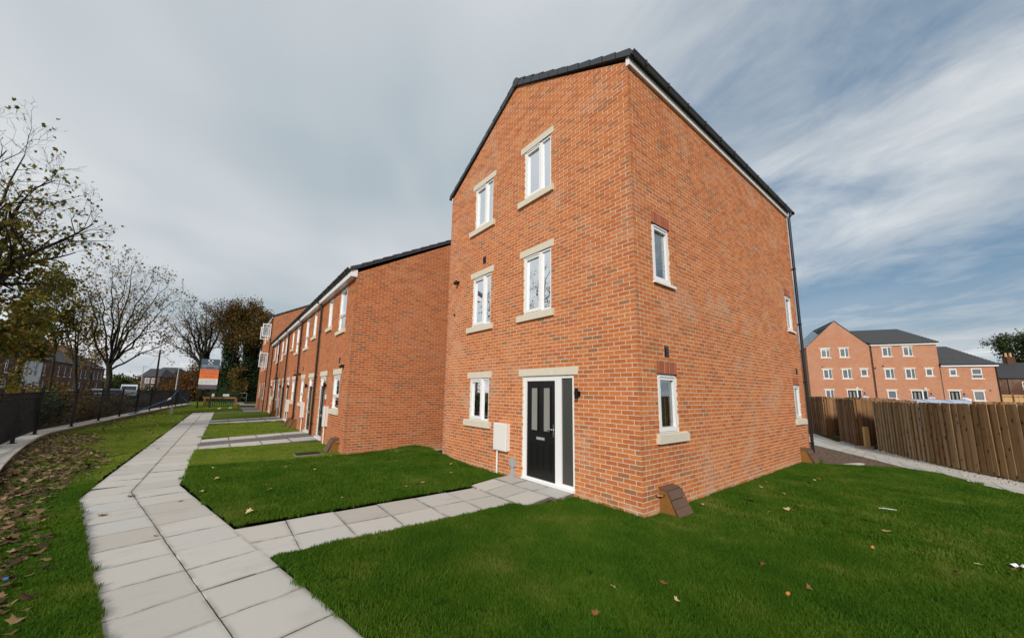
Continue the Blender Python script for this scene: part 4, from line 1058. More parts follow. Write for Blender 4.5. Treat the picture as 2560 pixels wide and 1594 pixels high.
timber_fence('timber_fence', 'fence', footL[::-1], 1.73, 'long close-boarded brown fence beside the slab path')
timber_fence('timber_fence', 'fence', [(16.53, .62), (14.71, -.22)], 1.80, 'short reddish fence panel with weathered streaks between two gate recesses', 'fence_dark', out=-1)
timber_fence('timber_fence', 'fence', [(19.82, 2.4), (18.27, 1.4)], 1.88, 'furthest fence panel, next to the black downpipe', 'fence_dark', out=-1)
timber_fence('timber_gate', 'gate', [(19.1, .72), (17.55, -.02)], 1.86, 'boarded side gate set back between the two furthest fence panels', 'fence_dark', out=-1)
timber_fence('timber_gate', 'gate', [(16.3, -.82), (14.9, -1.75)], 1.78, 'shaded boarded gate in the recess beside the stub post', 'fence_dark', out=-1)
for pts, lab in (([(18.27, 1.4), (19.1, .72)], 'fence return at the side of the furthest gate recess'), ([(16.53, .62), (17.55, -.02)], 'fence return behind the streaked panel'), ([(14.71, -.22), (16.3, -.82)], 'fence return on the far side of the shaded gate recess'), ([(13.93, -.86), (14.9, -1.75)], 'fence return on the near side of the shaded gate recess')):
    timber_fence('timber_fence', 'fence', pts, 1.76, lab, 'fence_dark', rails=False, posts=False, out=-1)
tp = empty('gate_post', (18.27, 1.40, 0), 'square timber post at the end of the furthest fence panel', 'post'); put(MB().box(Frame((18.22, 1.30), R(32)), 0, .12, -.1, 1.88, 0, .12), 'post_shaft', 'timber_post', tp)
sp = empty('stub_post', (14.17, -.40, 0), 'short square timber stub post in front of the shaded gate recess', 'post')
put(MB().box(Frame((14.10, -.50), R(32)), 0, .13, -.05, .78, 0, .13), 'post_shaft', 'timber_pale', sp); put(MB().prism(WORLD, [(13.9, -.02), (14.5, -.02), (14.42, .05), (14.0, .05)], -.7, -.2), 'concrete_foot', 'kerb_stone', sp)
timber_fence('timber_fence', 'fence', [(29.73, .16), (27.57, 1.84), (24.5, 3.6)], 1.86, 'rear garden fence behind the streaked panel', 'fence_dark', step=.15, out=-1)
timber_fence('timber_fence', 'fence', [(34.5, -6.2), (33.01, -5.0), (30.61, -3.11)], 1.74, 'rear garden fence seen over the long fence', 'fence_dark', step=.15, out=-1)
timber_fence('timber_fence', 'fence', [(74.5, -8.3), (72.83, -6.93), (70.49, -5.11)], 2.52, 'new pale timber fence beside the far brick terrace', 'timber_pale', step=.3, out=-1)
cov = empty('plastic_tunnel', (33.6, -1.6, 0), 'low pale plastic tunnel with thin hoops behind the long fence', 'plastic tunnel')
TA, TB = Vector((31.95, -.30, 0)), Vector((35.3, -2.9, 0)); tf = Frame(TA.xy, math.atan2(TB.y-TA.y, TB.x-TA.x), 1); LT = (TB-TA).length
prof = [(1.1*math.cos(math.pi*k/12), .95+.90*math.sin(math.pi*k/12)) for k in range(13)]
mb = MB(); n = len(prof)
for a, sc in ((0, .86), (.55, 1), (LT-.55, 1), (LT, .86)):
    for dd, zz in [(1.1, 0)]+[(d, .95+(z-.95)*sc) for d, z in prof]+[(-1.1, 0)]: mb.v.append(tf.P(a, zz, dd))
for i in range(3):
    for k in range(n+1): b = i*(n+2)+k; mb.f.append((b, b+1, b+n+3, b+n+2)); mb.m.append(0)
mb.f.append(tuple(range(n+2))); mb.f.append(tuple(range(4*(n+2)-1, 3*(n+2)-1, -1))); mb.m += [0, 0]
put(mb, 'plastic_skin', 'plastic_sheet', cov)
for a in (.55, LT/2, LT-.55): put(MB().tube([tf.P(a+.25*(1 if k % 2 else -1)*0+(.22*abs(d)/1.1), z+.012, d) for k, (d, z) in enumerate(prof)], .014, 6), 'hoop', 'sign_navy', cov)

# ------------------------------------------------------------------ far brick terrace behind the fence (built in its own frame: x along it, y away)
far = empty('far_terrace', (56.1, 10.2, .0), 'far three-storey orange brick terrace with dark roof beyond the fence', 'building', rz=R(-63))
LF = Frame((0, 0), 0, -1); ZB = .65
WIN = [(1.50, 2.43, 7.05, 8.2, 's'), (3.42, 4.34, 7.05, 8.2, 's'), (1.52, 2.43, 4.3, 5.5, 's'), (3.45, 4.36, 4.3, 5.5, 's'), (5.28, 5.96, 4.61, 5.5, '1'), (1.52, 2.39, 1.7, 2.86, 's'),
       (7.60, 8.48, 7.05, 8.2, 's'), (9.53, 10.4, 7.05, 8.2, 's'), (7.6, 8.48, 4.3, 5.5, 's'), (9.48, 10.36, 4.3, 5.5, 's'), (11.29, 11.93, 4.61, 5.5, '1'), (7.6, 8.46, 1.85, 2.86, '1'),
       (13.24, 13.88, 4.61, 5.46, '1'), (15.05, 15.92, 4.31, 5.46, 't'), (14.92, 15.84, 1.75, 2.9, '1')]
FD = [(3.72, 5.15, .75, 2.88, 1), (9.77, 11.2, .75, 2.88, 1), (12.93, 13.9, .75, 2.9, 0)]
opsf = [q[:4] for q in WIN]+[q[:4] for q in FD]
X1, X2, X3 = 6.4, 12.55, 17.1
hpf = [(-1.05, 1, 8.42), (1.05, 1, 8.42+1.05*X1)]
mb = MB()
wall_shell(mb, LF, X1, -.6, 11.8, [q for q in opsf if q[1] < X1], hpf, dout=-.0)
for x0, x1, zt in ((X1, X2, 8.38), (X2, X3, 5.68)):
    f2 = Frame((x0, .12 if x0 == X1 else .0), 0, -1); wall_shell(mb, f2, x1-x0, -.6, zt, [(q[0]-x0, q[1]-x0, q[2], q[3]) for q in opsf if x0 < q[0] < x1], dout=-.0)
put(mb, 'wall', ['brick_far', 'plaster'], far)
hb = MB(); hb.box(WORLD, 0, X2, -.6, 8.35, 8.2, 8.4); hb.box(WORLD, X2, X3, -.6, 5.6, 8.2, 8.4); hb.box(WORLD, .0, .12, -.6, 8.4, .13, 8.2); hb.box(WORLD, X2-.12, X2, -.6, 8.35, .26, 8.2); hb.box(WORLD, X3-.12, X3, -.6, 5.6, .13, 8.2); put(hb, 'outer_wall', 'brick_far', far)
for z0 in (.6, 3.2, 5.9): put(MB().box(WORLD, .13, (X2 if z0 > 5 else X3)-.15, z0, z0+.1, .30, 8.1), 'floor', 'plaster', far)
put(MB().box(WORLD, .13, X2-.15, .7, 8.3, 4, 4.1), 'inner_wall', 'plaster', far)
for q in WIN:
    fr_ = LF if q[0] < X1 or q[0] > X2 else Frame((0, .12), 0, -1)
    window(fr_, q[0], q[1], q[2], q[3], far, {'s': 'split', '1': 'single', 't': 'transom'}[q[4]], flip=q[4] == 's', vent=False, simple=True)
    sill(fr_, q[0]-.12, q[1]+.12, q[2]-.13, q[2], far, .04)
    if not (q[0] > X2 and q[3] < 5.6 and q[3] > 5) : lintel(fr_, q[0]-.12, q[1]+.12, q[3], q[3]+.14, far)
for q in FD:
    fr_ = LF if q[0] < X1 or q[0] > X2 else Frame((0, .12), 0, -1)
    lintel(fr_, q[0]-.14, q[1]+.14, q[3], q[3]+.14, far); x1 = q[1]-(.42 if q[4] else 0)
    door(fr_, q[0], x1, q[2], q[3], far)
    if q[4]: s = MB(); frame_bars(s, fr_, x1, q[1], q[2], q[3], .05, -.1, -.03); k = put(s, 'side_light', 'upvc', far); pane(fr_, x1+.05, q[1]-.05, q[2]+.05, q[3]-.05, -.06, k, 'dark_glass')
    put(MB().tube([fr_.P(q[1]+.25, 2.40, .06), fr_.P(q[1]+.25, 2.60, .06)], .05, 8), 'door_lamp', 'black_metal', far)
    sg = put(MB().box(fr_, q[1]+.08, q[1]+.55, 1.92, 2.28, .0, .02), 'plot_board', 'sign_white', far)
    put(MB().box(fr_, q[1]+.08, q[1]+.55, 2.12, 2.28, .02, .025), 'plot_band', 'sign_blue', sg); put(MB().box(fr_, q[1]+.2, q[1]+.5, 1.96, 2.02, .02, .025), 'plot_strip', 'sign_red', sg)
for a, z in ((4.75, 3.12), (11.0, 3.12)): put(MB().box(LF, a-.1, a+.1, z-.08, z+.08, -.15, .03), 'alarm_box', 'sign_white', far)
put(MB().box(LF, 14.1, 14.65, 1.4, 1.95, -.02, .1), 'meter_box', 'meter_white', far)
for a, z in ((1.5, 5.85), (6.75, 5.62), (7.5, 5.85), (16.3, 2.95)): put(MB().tube([LF.P(a, z, -.14), LF.P(a, z, .05)], .07, 8), 'flue_terminal', 'black_plastic', far)
def hip_slope(x0, x1, ze, zr, dy, hip, n, y0=-.2, valley=0):
    mb = MB()
    for i in range(n):
        t0, t1 = i/n, min(1, (i+1.15)/n); z0, z1 = ze+(zr-ze)*t0, ze+(zr-ze)*t1; ya, yb = y0+(dy-y0)*t0, y0+(dy-y0)*t1
        b = len(mb.v); xa, xb = x1-hip*t0, x1-hip*t1; wa, wb = x0-valley*(z0-ze), x0-valley*(z1-ze)
        mb.v += [Vector(p) for p in ((wa, ya, z0+.075), (xa, ya, z0+.075), (xb, yb, z1+.0), (wb, yb, z1+.0), (wa, ya, z0-.04), (xa, ya, z0-.04))]
        mb.f += [(b, b+1, b+2, b+3), (b+4, b+5, b+1, b)]; mb.m += [0, 0]
    mb.quad([(x1, y0, ze), (x1, 2*dy-y0, ze), (x1-hip, dy, zr)]); mb.quad([(x0, 2*dy-y0, ze), (x1, 2*dy-y0, ze), (x1-hip, dy, zr), (x0-valley*(zr-ze), dy, zr)])
    return mb
put(hip_slope(X1+.05, X2+.15, 8.64, 11.0, 4.1, 1.9, 15, valley=.90), 'roof', 'roof_tile', far); put(hip_slope(X2, X3+.15, 5.94, 8.5, 4.1, 2.1, 15), 'roof', 'roof_tile', far)
gm = MB()
for sgn in (0, 1):
    for i in range(16):
        t0, t1 = i/16, min(1, (i+1.15)/16); fa = lambda t: (-.2+(X1/2+.2)*t) if sgn == 0 else (X1+.2-(X1/2+.2)*t); fz = lambda t: 8.30+3.56*t
        gm.quad([(fa(t0), -.06, fz(t0)+.075), (fa(t0), 8.5, fz(t0)+.075), (fa(t1), 8.5, fz(t1)), (fa(t1), -.06, fz(t1))]); gm.quad([(fa(t0), -.06, fz(t0)-.04), (fa(t0), -.06, fz(t0)+.05), (fa(t1), -.06, fz(t1)), (fa(t1), -.06, fz(t1)-.08)])
put(gm, 'roof', 'roof_tile', far)
for x0, x1, z, yy in ((X1+.05, X2+.12, 8.38, .12), (X2+.03, X3+.12, 5.66, 0)): put(MB().box(Frame((0, yy), 0, -1), x0, x1, z, z+.20, .0, .15), 'fascia', 'upvc', far); put(MB().box(Frame((0, yy), 0, -1), x0, x1, z+.20, z+.28, .05, .25), 'gutter', 'black_plastic', far)
for a, zt in ((X1+.12, 8.45), (X3-.08, 5.7)): put(MB().tube([LF.P(a, zt, .06), LF.P(a, -.5, .06)], .05, 8), 'downpipe', 'black_plastic', far)
old = empty('old_house', (94.7, -5.8, 0), 'older red brick house with grey tiled roof at the right edge beyond the fence', 'house', rz=R(-52))
OW = [(2.9, 3.9, 3.6, 4.9), (7.5, 8.5, 3.6, 4.9)]
mb = MB(); wall_shell(mb, LF, 12, -.6, 5.5, OW, dout=0); put(mb, 'wall', ['brick_old', 'plaster'], old)
for q in OW: window(LF, *q, old, 'transom', vent=False, simple=True)
put(MB().box(WORLD, 0, 12, -.6, 5.4, 6.8, 7).box(WORLD, 0, .1, -.6, 5.4, .13, 6.8).box(WORLD, 11.9, 12, -.6, 5.4, .13, 6.8).box(WORLD, .1, 11.9, .5, .6, .13, 6.8), 'outer_wall', 'brick_old', old)
put(hip_slope(-.6, 12.6, 5.45, 8.2, 3.5, 0.01, 14, -.3), 'roof', 'slate_old', old)
ch = put(MB().box(WORLD, 4.2, 5.3, 7.6, 9.2, 3.1, 3.9), 'chimney', 'brick_old', old)
for k in (0, 1): put(MB().tube([(4.45+.6*k, 3.5, 9.2), (4.45+.6*k, 3.5, 9.9)], [.16, .13], 8), 'chimney_pot', 'timber_pale', ch)
put(MB().tube([LF.P(1.1, 5.4, .06), LF.P(1.1, -.5, .06)], .05, 8), 'downpipe', 'black_plastic', old); put(MB().tube([LF.P(6.0, 7.6, .06), LF.P(6.0, -.5, .06)], .06, 8), 'soil_pipe', 'black_plastic', old)

# ------------------------------------------------------------------ left hand side: low wall, railing, street
lw = empty('low_wall', (-9.6, 16, 0), 'low curving kerb wall with pale concrete coping under the black railing', 'low wall')
wl2 = [Vector((x, y, 0)) for x, y in wall_line]
def offset(P, d):
    out = []
    for i, p in enumerate(P):
        t = (P[min(i+1, len(P)-1)]-P[max(i-1, 0)]).normalized(); out.append(p+Vector((-t.y, t.x, 0))*d)
    return out
o1, o2, o3 = offset(wl2, .45), offset(wl2, -.035), offset(wl2, .55)
for i in range(len(wl2)-1):
    def blk_(A, B, z0, z1, name, m):
        a, b, c, d = A[i], A[i+1], B[i+1], B[i]; mb = MB(); mb.v = [v+Vector((0, 0, z0)) for v in (a, b, c, d)]+[v+Vector((0, 0, z1)) for v in (a, b, c, d)]
        mb.f = [(0, 1, 2, 3), (7, 6, 5, 4), (0, 4, 5, 1), (1, 5, 6, 2), (2, 6, 7, 3), (3, 7, 4, 0)]; mb.m = [0]*6; put(mb, name, m, lw)
    blk_(wl2, o1, -.1, .118, 'wall_base', 'kerb_stone'); blk_(o2, o3, .12, .165, 'coping', 'coping')
posts = [(-9.02, 9.6), (-9.30, 11.6), (-9.64, 14.2), (-9.93, 17.05), (-9.74, 20.2), (-9.56, 23.6), (-9.34, 27.0), (-9.08, 30.2), (-8.80, 33.6), (-8.52, 36.9), (-8.26, 39.6), (-7.98, 42.3), (-7.70, 45), (-7.35, 48.5)]
rl = empty('metal_railing', (-9.6, 16, .16), 'black vertical bar metal railing on the low wall at the left', 'railing')
bar_me = MB().box(WORLD, -.0062, .0062, 0, 1.32, -.0062, .0062).mesh('bar', 'black_metal')
for i, (x, y) in enumerate(posts):
    put(MB().box(WORLD, x-.035, x+.035, .165, 1.72, y-.035, y+.035).box(WORLD, x-.08, x+.08, .165, .178, y-.08, y+.08).box(WORLD, x-.042, x+.042, 1.72, 1.745, y-.042, y+.042), 'post', 'black_metal', rl)
    if i == len(posts)-1: break
    a, b = Vector((x, y, 0)), Vector((*posts[i+1], 0)); L = (b-a).length; fr = Frame(a.xy, math.atan2(b.y-a.y, b.x-a.x), 1)
    for z in (.30, 1.44, 1.60): put(MB().box(fr, .0, L, z, z+.028, -.018, .018), 'rail', 'black_metal', rl)
    n = round(L/.108); st = L/n
    if i < 8:
        for k in range(1, n): o = link('bar', bar_me, rl); o.location = fr.P(k*st, .29); o.rotation_euler = (0, 0, fr.ang)
    else:
        mb = MB()
        for k in range(1, n): mb.box(fr, k*st-.0075, k*st+.0075, .29, 1.61, -.0075, .0075)
        put(mb, 'bar_panel', 'black_metal', rl, kind='stuff')
grid_sheet('verge', [(-8.6, 5)]+[tuple(p.xy) for p in o3]+[(-7.5, 60), (-12.5, 200), (-14, 200), (-14, 5)], None, 'soil_dark', kind='structure', label='shaded leafy verge behind the railing').location.z = -.05
grid_sheet('road', [(-14, -60), (-13.6, 240), (-21.5, 240), (-21.5, -60)], None, 'asphalt', kind='structure', label='street behind the railing').location.z = -.055
grid_sheet('pavement', [(-21.6, -60), (-21.6, 240), (-24.9, 240), (-24.9, -60)], None, 'pavement_far', kind='structure', label='pavement in front of the old terrace').location.z = .06
put(MB().box(WORLD, -21.62, -21.5, -.06, .065, -60, 240), 'kerb', 'kerb_stone', kind='structure')
# old terrace over the street, faces +x ; own frame: x along the street, y into the house
def old_terrace(y0, wd, wallm, label, k):
    h = empty('old_terrace_house', (-25, y0, 0), label, 'house', 'old terrace houses across the street', rz=R(90))
    F_ = Frame((0, 0), 0, -1); ops = [(.6, 1.6, 3.3, 4.8), (3.6, 4.6, 3.3, 4.8), (.5, 1.9, .8, 2.4), (3.7, 4.6, 0.1, 2.3)]
    mb = MB(); wall_shell(mb, F_, wd, -.1, 5.5, ops, dout=0); put(mb, 'wall', [wallm, 'plaster'], h)
    for q in ops[:3]: window(F_, *q, h, 'transom', vent=False, simple=True, rec=.08); sill(F_, q[0]-.1, q[1]+.1, q[2]-.12, q[2], h)
    put(MB().box(F_, 3.7, 4.6, .1, 2.3, -.12, -.08), 'door', 'door_black', h)
    put(MB().box(WORLD, 0, wd, -.1, 5.4, 7.9, 8).box(WORLD, 0, .1, -.1, 5.5, .13, 7.9).box(WORLD, wd-.1, wd, -.1, 5.5, .13, 7.9).box(WORLD, .1, wd-.1, -.1, .0, .13, 7.9), 'outer_wall', 'brick_old', h)
    mb = hip_slope(0, wd, 5.45, 8.3, 4, .01, 14, -.3); put(mb, 'roof', 'slate_old', h)
    put(MB().prism(Frame((0, 0), R(90), 1), [(0, 5.4), (8, 5.4), (4, 8.2)], -.1, .0), 'gable', 'brick_old', h)
    c = put(MB().box(WORLD, -.3, .4, 7.3, 9.4, 3.2, 4.8).box(WORLD, -.36, .46, 9.25, 9.4, 3.14, 4.86), 'chimney', 'brick_old', h)
    for j in range(4): put(MB().tube([(.05, 3.45+.37*j, 9.4), (.05, 3.45+.37*j, 9.85)], [.13, .10], 8), 'chimney_pot', 'brick_row', c)
    put(MB().box(F_, 0, wd, 5.38, 5.5, .02, .14), 'gutter', 'black_plastic', h)
for k in range(10):
    y = 54.6+k*6.1
    old_terrace(y, 6.1, 'render_white' if k == 3 else 'brick_old', 'white rendered house in the old dark terrace across the street' if k == 3 else f'old dark brick terrace house across the street, {["third", "second", "next", "", "next", "second", "third", "fourth", "fifth", "sixth"][k]} {"nearer than" if k < 3 else "beyond"} the white rendered house', k)
def vehicle(name, loc, rz, body, label, cat, L_=4.2, W_=1.75, van=False):
    e = empty(name, (*loc, -.055), label, cat, rz=rz); F_ = Frame((0, 0), 0, 1)
    if van: lo = [(-L_/2, .35), (L_/2, .35), (L_/2, 1.0), (L_/2-.75, 1.25), (L_/2-1.35, 2.1), (L_/2-1.7, 2.25), (-L_/2+.05, 2.25), (-L_/2, 2.1)]; gl = [(L_/2-1.28, 1.95), (L_/2-.8, 1.3)]
    else: lo = [(-L_/2, .30), (L_/2, .30), (L_/2, .72), (L_/2-.95, .92), (L_/2-1.55, 1.42), (-L_/2+.85, 1.46), (-L_/2+.15, 1.0), (-L_/2, .9)]; gl = [(L_/2-1.5, 1.36), (L_/2-1.0, .95)]
    put(MB().prism(F_, lo, -W_/2, W_/2), 'body', body, e)
    (xa, za), (xb, zb) = gl; nx, nz = .03, .03
    put(MB().quad([(xa+nx, -W_/2+.12, za+nz), (xb+nx, -W_/2+.08, zb+nz), (xb+nx, W_/2-.08, zb+nz), (xa+nx, W_/2-.12, za+nz)]), 'windscreen', 'dark_glass', e)
    for s in (-1, 1):
        zt, z0 = (2.0, 1.3) if van else (1.36, .95); x0, x1 = (L_/2-2.2, L_/2-1.35) if van else (-L_/2+.8, L_/2-1.5)
        put(MB().prism(F_, [(x0, z0), (x1+.25, z0), (x1-.1, zt), (x0+.1, zt)], s*W_/2, s*(W_/2+.012)), 'side_window', 'dark_glass', e)
        put(MB().box(F_, L_/2-.02, L_/2+.015, .62, .80, s*W_/2*.62-.14, s*W_/2*.62+.14), 'headlight', 'sign_white', e)
        for x in (-L_/2+.8, L_/2-.85): put(MB().tube([(x, s*(W_/2-.2), .33), (x, s*(W_/2+.02), .33)], .33, 14), 'wheel', 'tyre', e)
vehicle('parked_van', (-17.4, 90.2), R(-84), 'van_white', 'white van seen above the railing on the street', 'van', 5.2, 2.0, True)
vehicle('parked_car', (-17.9, 81.5), R(-88), 'car_blue', 'dark blue car next to the white van on the street', 'car')
vehicle('parked_car', (-19.0, 78.0), R(-90), 'van_white', 'pale car parked across the street left of the dark blue car', 'car')
vehicle('parked_car', (-18.4, 60.0), R(-90), 'car_grey', 'grey car half hidden by the railing near the leaning tree', 'car')
def ray_pt(u, v, Z):
    return CAM + (d_ + r_*((u-1280+6.564)/913.17) - u_*((v-797-45.45)/913.17))*Z
# modern houses far along the street
def far_house(u, Z, wd, he, hr, m, label, rz):
    p = ray_pt(u, 968, Z); h = empty('far_house', (p.x, p.y, 0), label, 'house', 'houses far along the street', rz=rz); F_ = Frame((0, 0), 0, -1)
    ops = [(1.0, 2.2, he-2.0, he-.5), (wd-2.2, wd-1, he-2.0, he-.5), (1.0, 2.4, .9, 2.2), (wd-2.2, wd-1, .9, 2.2)]
    mb = MB(); wall_shell(mb, F_, wd, -1, he, ops, dout=0); put(mb, 'wall', [m, 'plaster'], h)
    for q in ops: window(F_, *q, h, 'single', vent=False, simple=True)
    put(MB().box(WORLD, 0, wd, -1, he, 6.9, 7).box(WORLD, 0, .1, -1, he, .13, 6.9).box(WORLD, wd-.1, wd, -1, he, .13, 6.9), 'outer_wall', m, h)
    put(hip_slope(-.4, wd+.4, he, hr, 3.5, 1.5, 8, -.4), 'roof', 'slate_old', h)
far_house(380, 126, 6.5, 6.4, 8.8, 'brick_far', 'orange brick house with pale windows far down the street', R(-38))
far_house(350, 112, 5.0, 5.0, 7.6, 'brick_old', 'brown brick house with low roof left of the orange house', R(-30))
far_house(440, 140, 8, 5.5, 8.2, 'brick_far', 'partly hidden house behind the street lamp', R(-40))
# poles
pp = ray_pt(388, 968, 61); tpole = empty('telegraph_pole', (pp.x, pp.y, 0), 'dark wooden telegraph pole beside the street', 'pole')
put(MB().tube([(pp.x, pp.y, -.2), (pp.x-.1, pp.y, 8.1)], [.16, .11], 8), 'pole_shaft', 'bark_dark', tpole); put(MB().box(WORLD, pp.x-.7, pp.x+.5, 7.5, 7.6, pp.y-.05, pp.y+.05), 'crossarm', 'bark_dark', tpole)
for k, (dx_, L_) in enumerate(((-9, 60), (-12, 25), (3, 70))):
    put(MB().tube([(pp.x-.1+dx_*t, pp.y+(L_ if k != 1 else -30)*t, 7.6-3.2*t*(1-t)*1.2-.6*t) for t in np.linspace(0, 1, 10)], .016, 4), 'wire', 'black_plastic', tpole)
for u, Z, h_, lab in ((440, 46, 4.2, 'thin grey street lamp column left of the sale board'), (351, 75, 6.0, 'pale street lamp column near the far houses')):
    q = ray_pt(u, 968, Z); e = empty('street_lamp', (q.x, q.y, 0), lab, 'street lamp'); put(MB().tube([(q.x, q.y, -.1), (q.x, q.y, h_)], [.07, .05], 8), 'column', 'grey_plastic', e); put(MB().box(WORLD, q.x-.1, q.x+.45, h_, h_+.1, q.y-.1, q.y+.1), 'lantern', 'grey_plastic', e)
# blue rope on the railing, grey post, sale board, knee rail
rp = empty('rope', (-9.15, 29.9, .2), 'blue rope hanging slack along the railing with a pale knot', 'rope')
put(MB().tube([(-9.20, 28.8, .18), (-9.03, 30.2, .25), (-8.78, 33.6, .46), (-8.50, 36.9, .66), (-8.22, 39.4, .86), (-8.10, 40.8, 1.15), (-7.95, 42.3, 1.60), (-7.80, 43.6, 1.05), (-7.60, 45.2, .72), (-7.45, 46.6, .50)], .026, 6), 'cord', 'rope_blue', rp)
put(MB().tube([(-8.30, 38.9, .78), (-8.22, 39.4, .86), (-8.18, 39.8, .95)], [.05, .09, .04], 8), 'knot', 'sign_white', rp)
gp = empty('marker_post', (-7.48, 31.45, 0), 'short pale grey marker post on the lawn by the railing', 'post'); put(MB().box(WORLD, -7.56, -7.40, 0, .42, 31.37, 31.53).box(WORLD, -7.52, -7.44, .42, .62, 31.41, 31.49), 'shaft', 'coping', gp)
sg = empty('sale_board', (-5.86, 40.35, 0), 'tall navy, orange and white sale board on dark posts', 'sign')
SF = Frame((0, 40.35), 0, -1); x0, x1, z0, z1 = -6.54, -5.19, 1.735, 4.47; H_ = z1-z0
for x in (-6.40, -5.55): put(MB().box(SF, x-.05, x+.05, -.2, 4.2, -.14, -.04), 'post', 'bark_dark', sg)
def zt(t): return z1-H_*t
put(MB().box(SF, x0, x1, z0, z1, -.04, -.002), 'board', 'sign_grey', sg)
bands = [put(MB().box(SF, x0, x1, zt(b), zt(a), -.002, .004), 'band', m, sg) for a, b, m in ((0, .345, 'sign_navy'), (.345, .66, 'sign_orange'), (.66, .855, 'sign_white'), (.855, 1, 'sign_navy'))]
def text(body, size, t, m, parent, x=None, sx=1.0):
    c = bpy.data.curves.new('lettering', 'FONT'); c.body = body; c.size = size; c.align_x = 'CENTER'; c.align_y = 'CENTER'; c.extrude = .002; c.materials.append(MATS[m]); c.resolution_u = 2
    t_ = bpy.data.objects.new('lettering', c); COL.objects.link(t_); bpy.context.view_layer.update()
    me = bpy.data.meshes.new_from_object(t_.evaluated_get(bpy.context.evaluated_depsgraph_get())); bpy.data.objects.remove(t_); me.materials.clear(); me.materials.append(MATS[m])
    o = link('lettering', me, parent); o.location = SF.P((x0+x1)/2 if x is None else x, zt(t), .007); o.rotation_euler = (R(90), 0, 0); o.scale = (sx, 1, 1); return o
text('WESTGATE PLACE', .165, .232, 'sign_white', bands[0], sx=.86)
for xx in ((x0+.10, x0+.40), (x1-.40, x1-.10)): put(MB().box(SF, xx[0], xx[1], zt(.291), zt(.284), .004, .008), 'rule', 'sign_white', bands[0])
text('NEW HOMES &', .19, .40, 'sign_grey', bands[1]); text('APARTMENTS', .19, .49, 'sign_grey', bands[1]); text('FOR SALE', .19, .58, 'sign_grey', bands[1])
text('Tel. 0161 503 4321', .15, .72, 'sign_navy', bands[2], sx=.93); text('Mob: 07932 621 614', .15, .79, 'sign_navy', bands[2], sx=.93)
text('CALL FOR AN', .10, .888, 'sign_red', bands[3], sx=1.1); text('APPOINTMENT TODAY', .11, .94, 'sign_red', bands[3], sx=1.05)
cx, cz = (x0+x1)/2, zt(.11)
lg = MB()
for s in (-1, 1):
    lg.prism(SF, [(cx-s*.15-.022, cz+.15), (cx-s*.15+.022, cz+.15), (cx+s*.13+.022, cz-.16), (cx+s*.13-.022, cz-.16)], .004, .009)
    lg.box(SF, cx+s*.135-.06, cx+s*.135+.06, cz+.09, cz+.21, .0045, .0095); lg.box(SF, cx+s*.125-.04, cx+s*.125+.04, cz-.19, cz-.11, .0045, .0095)
put(lg, 'emblem', 'sign_white', bands[0])
kr = empty('knee_rail', (-4.8, 41.4, 0), 'brown timber knee rail beneath the sale board', 'rail')
for x, y in ((-5.96, 42.0), (-3.62, 40.8)): put(MB().box(WORLD, x-.09, x+.09, -.1, .86, y-.09, y+.09), 'post', 'timber_post', kr)
f_ = Frame((-6.05, 42.05), math.atan2(-1.2, 2.34), 1); put(MB().box(f_, -.05, 2.75, .86, 1.0, -.08, .08), 'rail', 'timber_post', kr)
gf = empty('green_fence', (-4.8, 44, 0), 'dark green metal paling fence behind the knee rail', 'fence')
for k in range(15): x = -6.05+k*.175; put(MB().box(Frame((0, 44), 0, 1), x-.035, x+.035, 0, 1.48+.05*(k % 2), -.02, .02), 'paling', 'green_metal', gf)
for z in (.3, 1.2): put(MB().box(Frame((0, 44), 0, 1), -6.1, -3.5, z, z+.05, .021, .06), 'rail', 'green_metal', gf)
nt = empty('notice', (-4.35, 43.9, 1.0), 'small white notice on the green fence', 'notice'); put(MB().box(Frame((0, 43.95), 0, -1), -4.62, -4.12, 1.02, 1.25, 0, .02), 'plate', 'sign_white', nt)
nt = empty('notice', (-5.4, 43.9, 1.0), 'narrow white notice on the green fence behind the sale board post', 'notice'); put(MB().box(Frame((0, 43.95), 0, -1), -5.5, -5.3, 1.0, 1.28, 0, .02), 'plate', 'sign_white', nt)
br = empty('site_barrier', (-2.4, 58, 0), 'galvanised barrier frame beside the end block', 'barrier')
mb = MB(); fb = Frame((-2.9, 58), 0, 1); [mb.box(fb, a, a+.04, 0, 1.25, -.02, .02) for a in (0, .95)]; [mb.box(fb, .04, .95, z, z+.04, -.02, .02) for z in (.6, 1.2)]; put(mb, 'frame', 'grey_plastic', br)
for k, (x, y, w_) in enumerate(((-3.9, 56, 1.6), (-3.6, 51.5, 1.2), (-3.0, 47.5, 1.8))):
    st = empty('stepping_slab', (x, y, 0), ('furthest pale slab set in the far grass', 'middle pale slab set in the far grass', 'nearest pale slab in the far grass by the end block')[k], 'slab'); put(MB().box(Frame((x, y), 0, 1), 0, w_, .02, .07, 0, .6), 'slab_body', 'slab', st)
mc = empty('manhole_cover', (-2.93, 9.06, .03), 'dark rectangular drain cover in the lawn by the first terrace house', 'drain cover'); put(MB().box(Frame((-3.25, 8.95), R(0)), 0, .62, .02, .050, 0, .42), 'plate', 'black_metal', mc); put(MB().box(Frame((-3.29, 8.91), R(0)), 0, .70, .015, .044, 0, .50), 'rim', 'kerb_stone', mc)

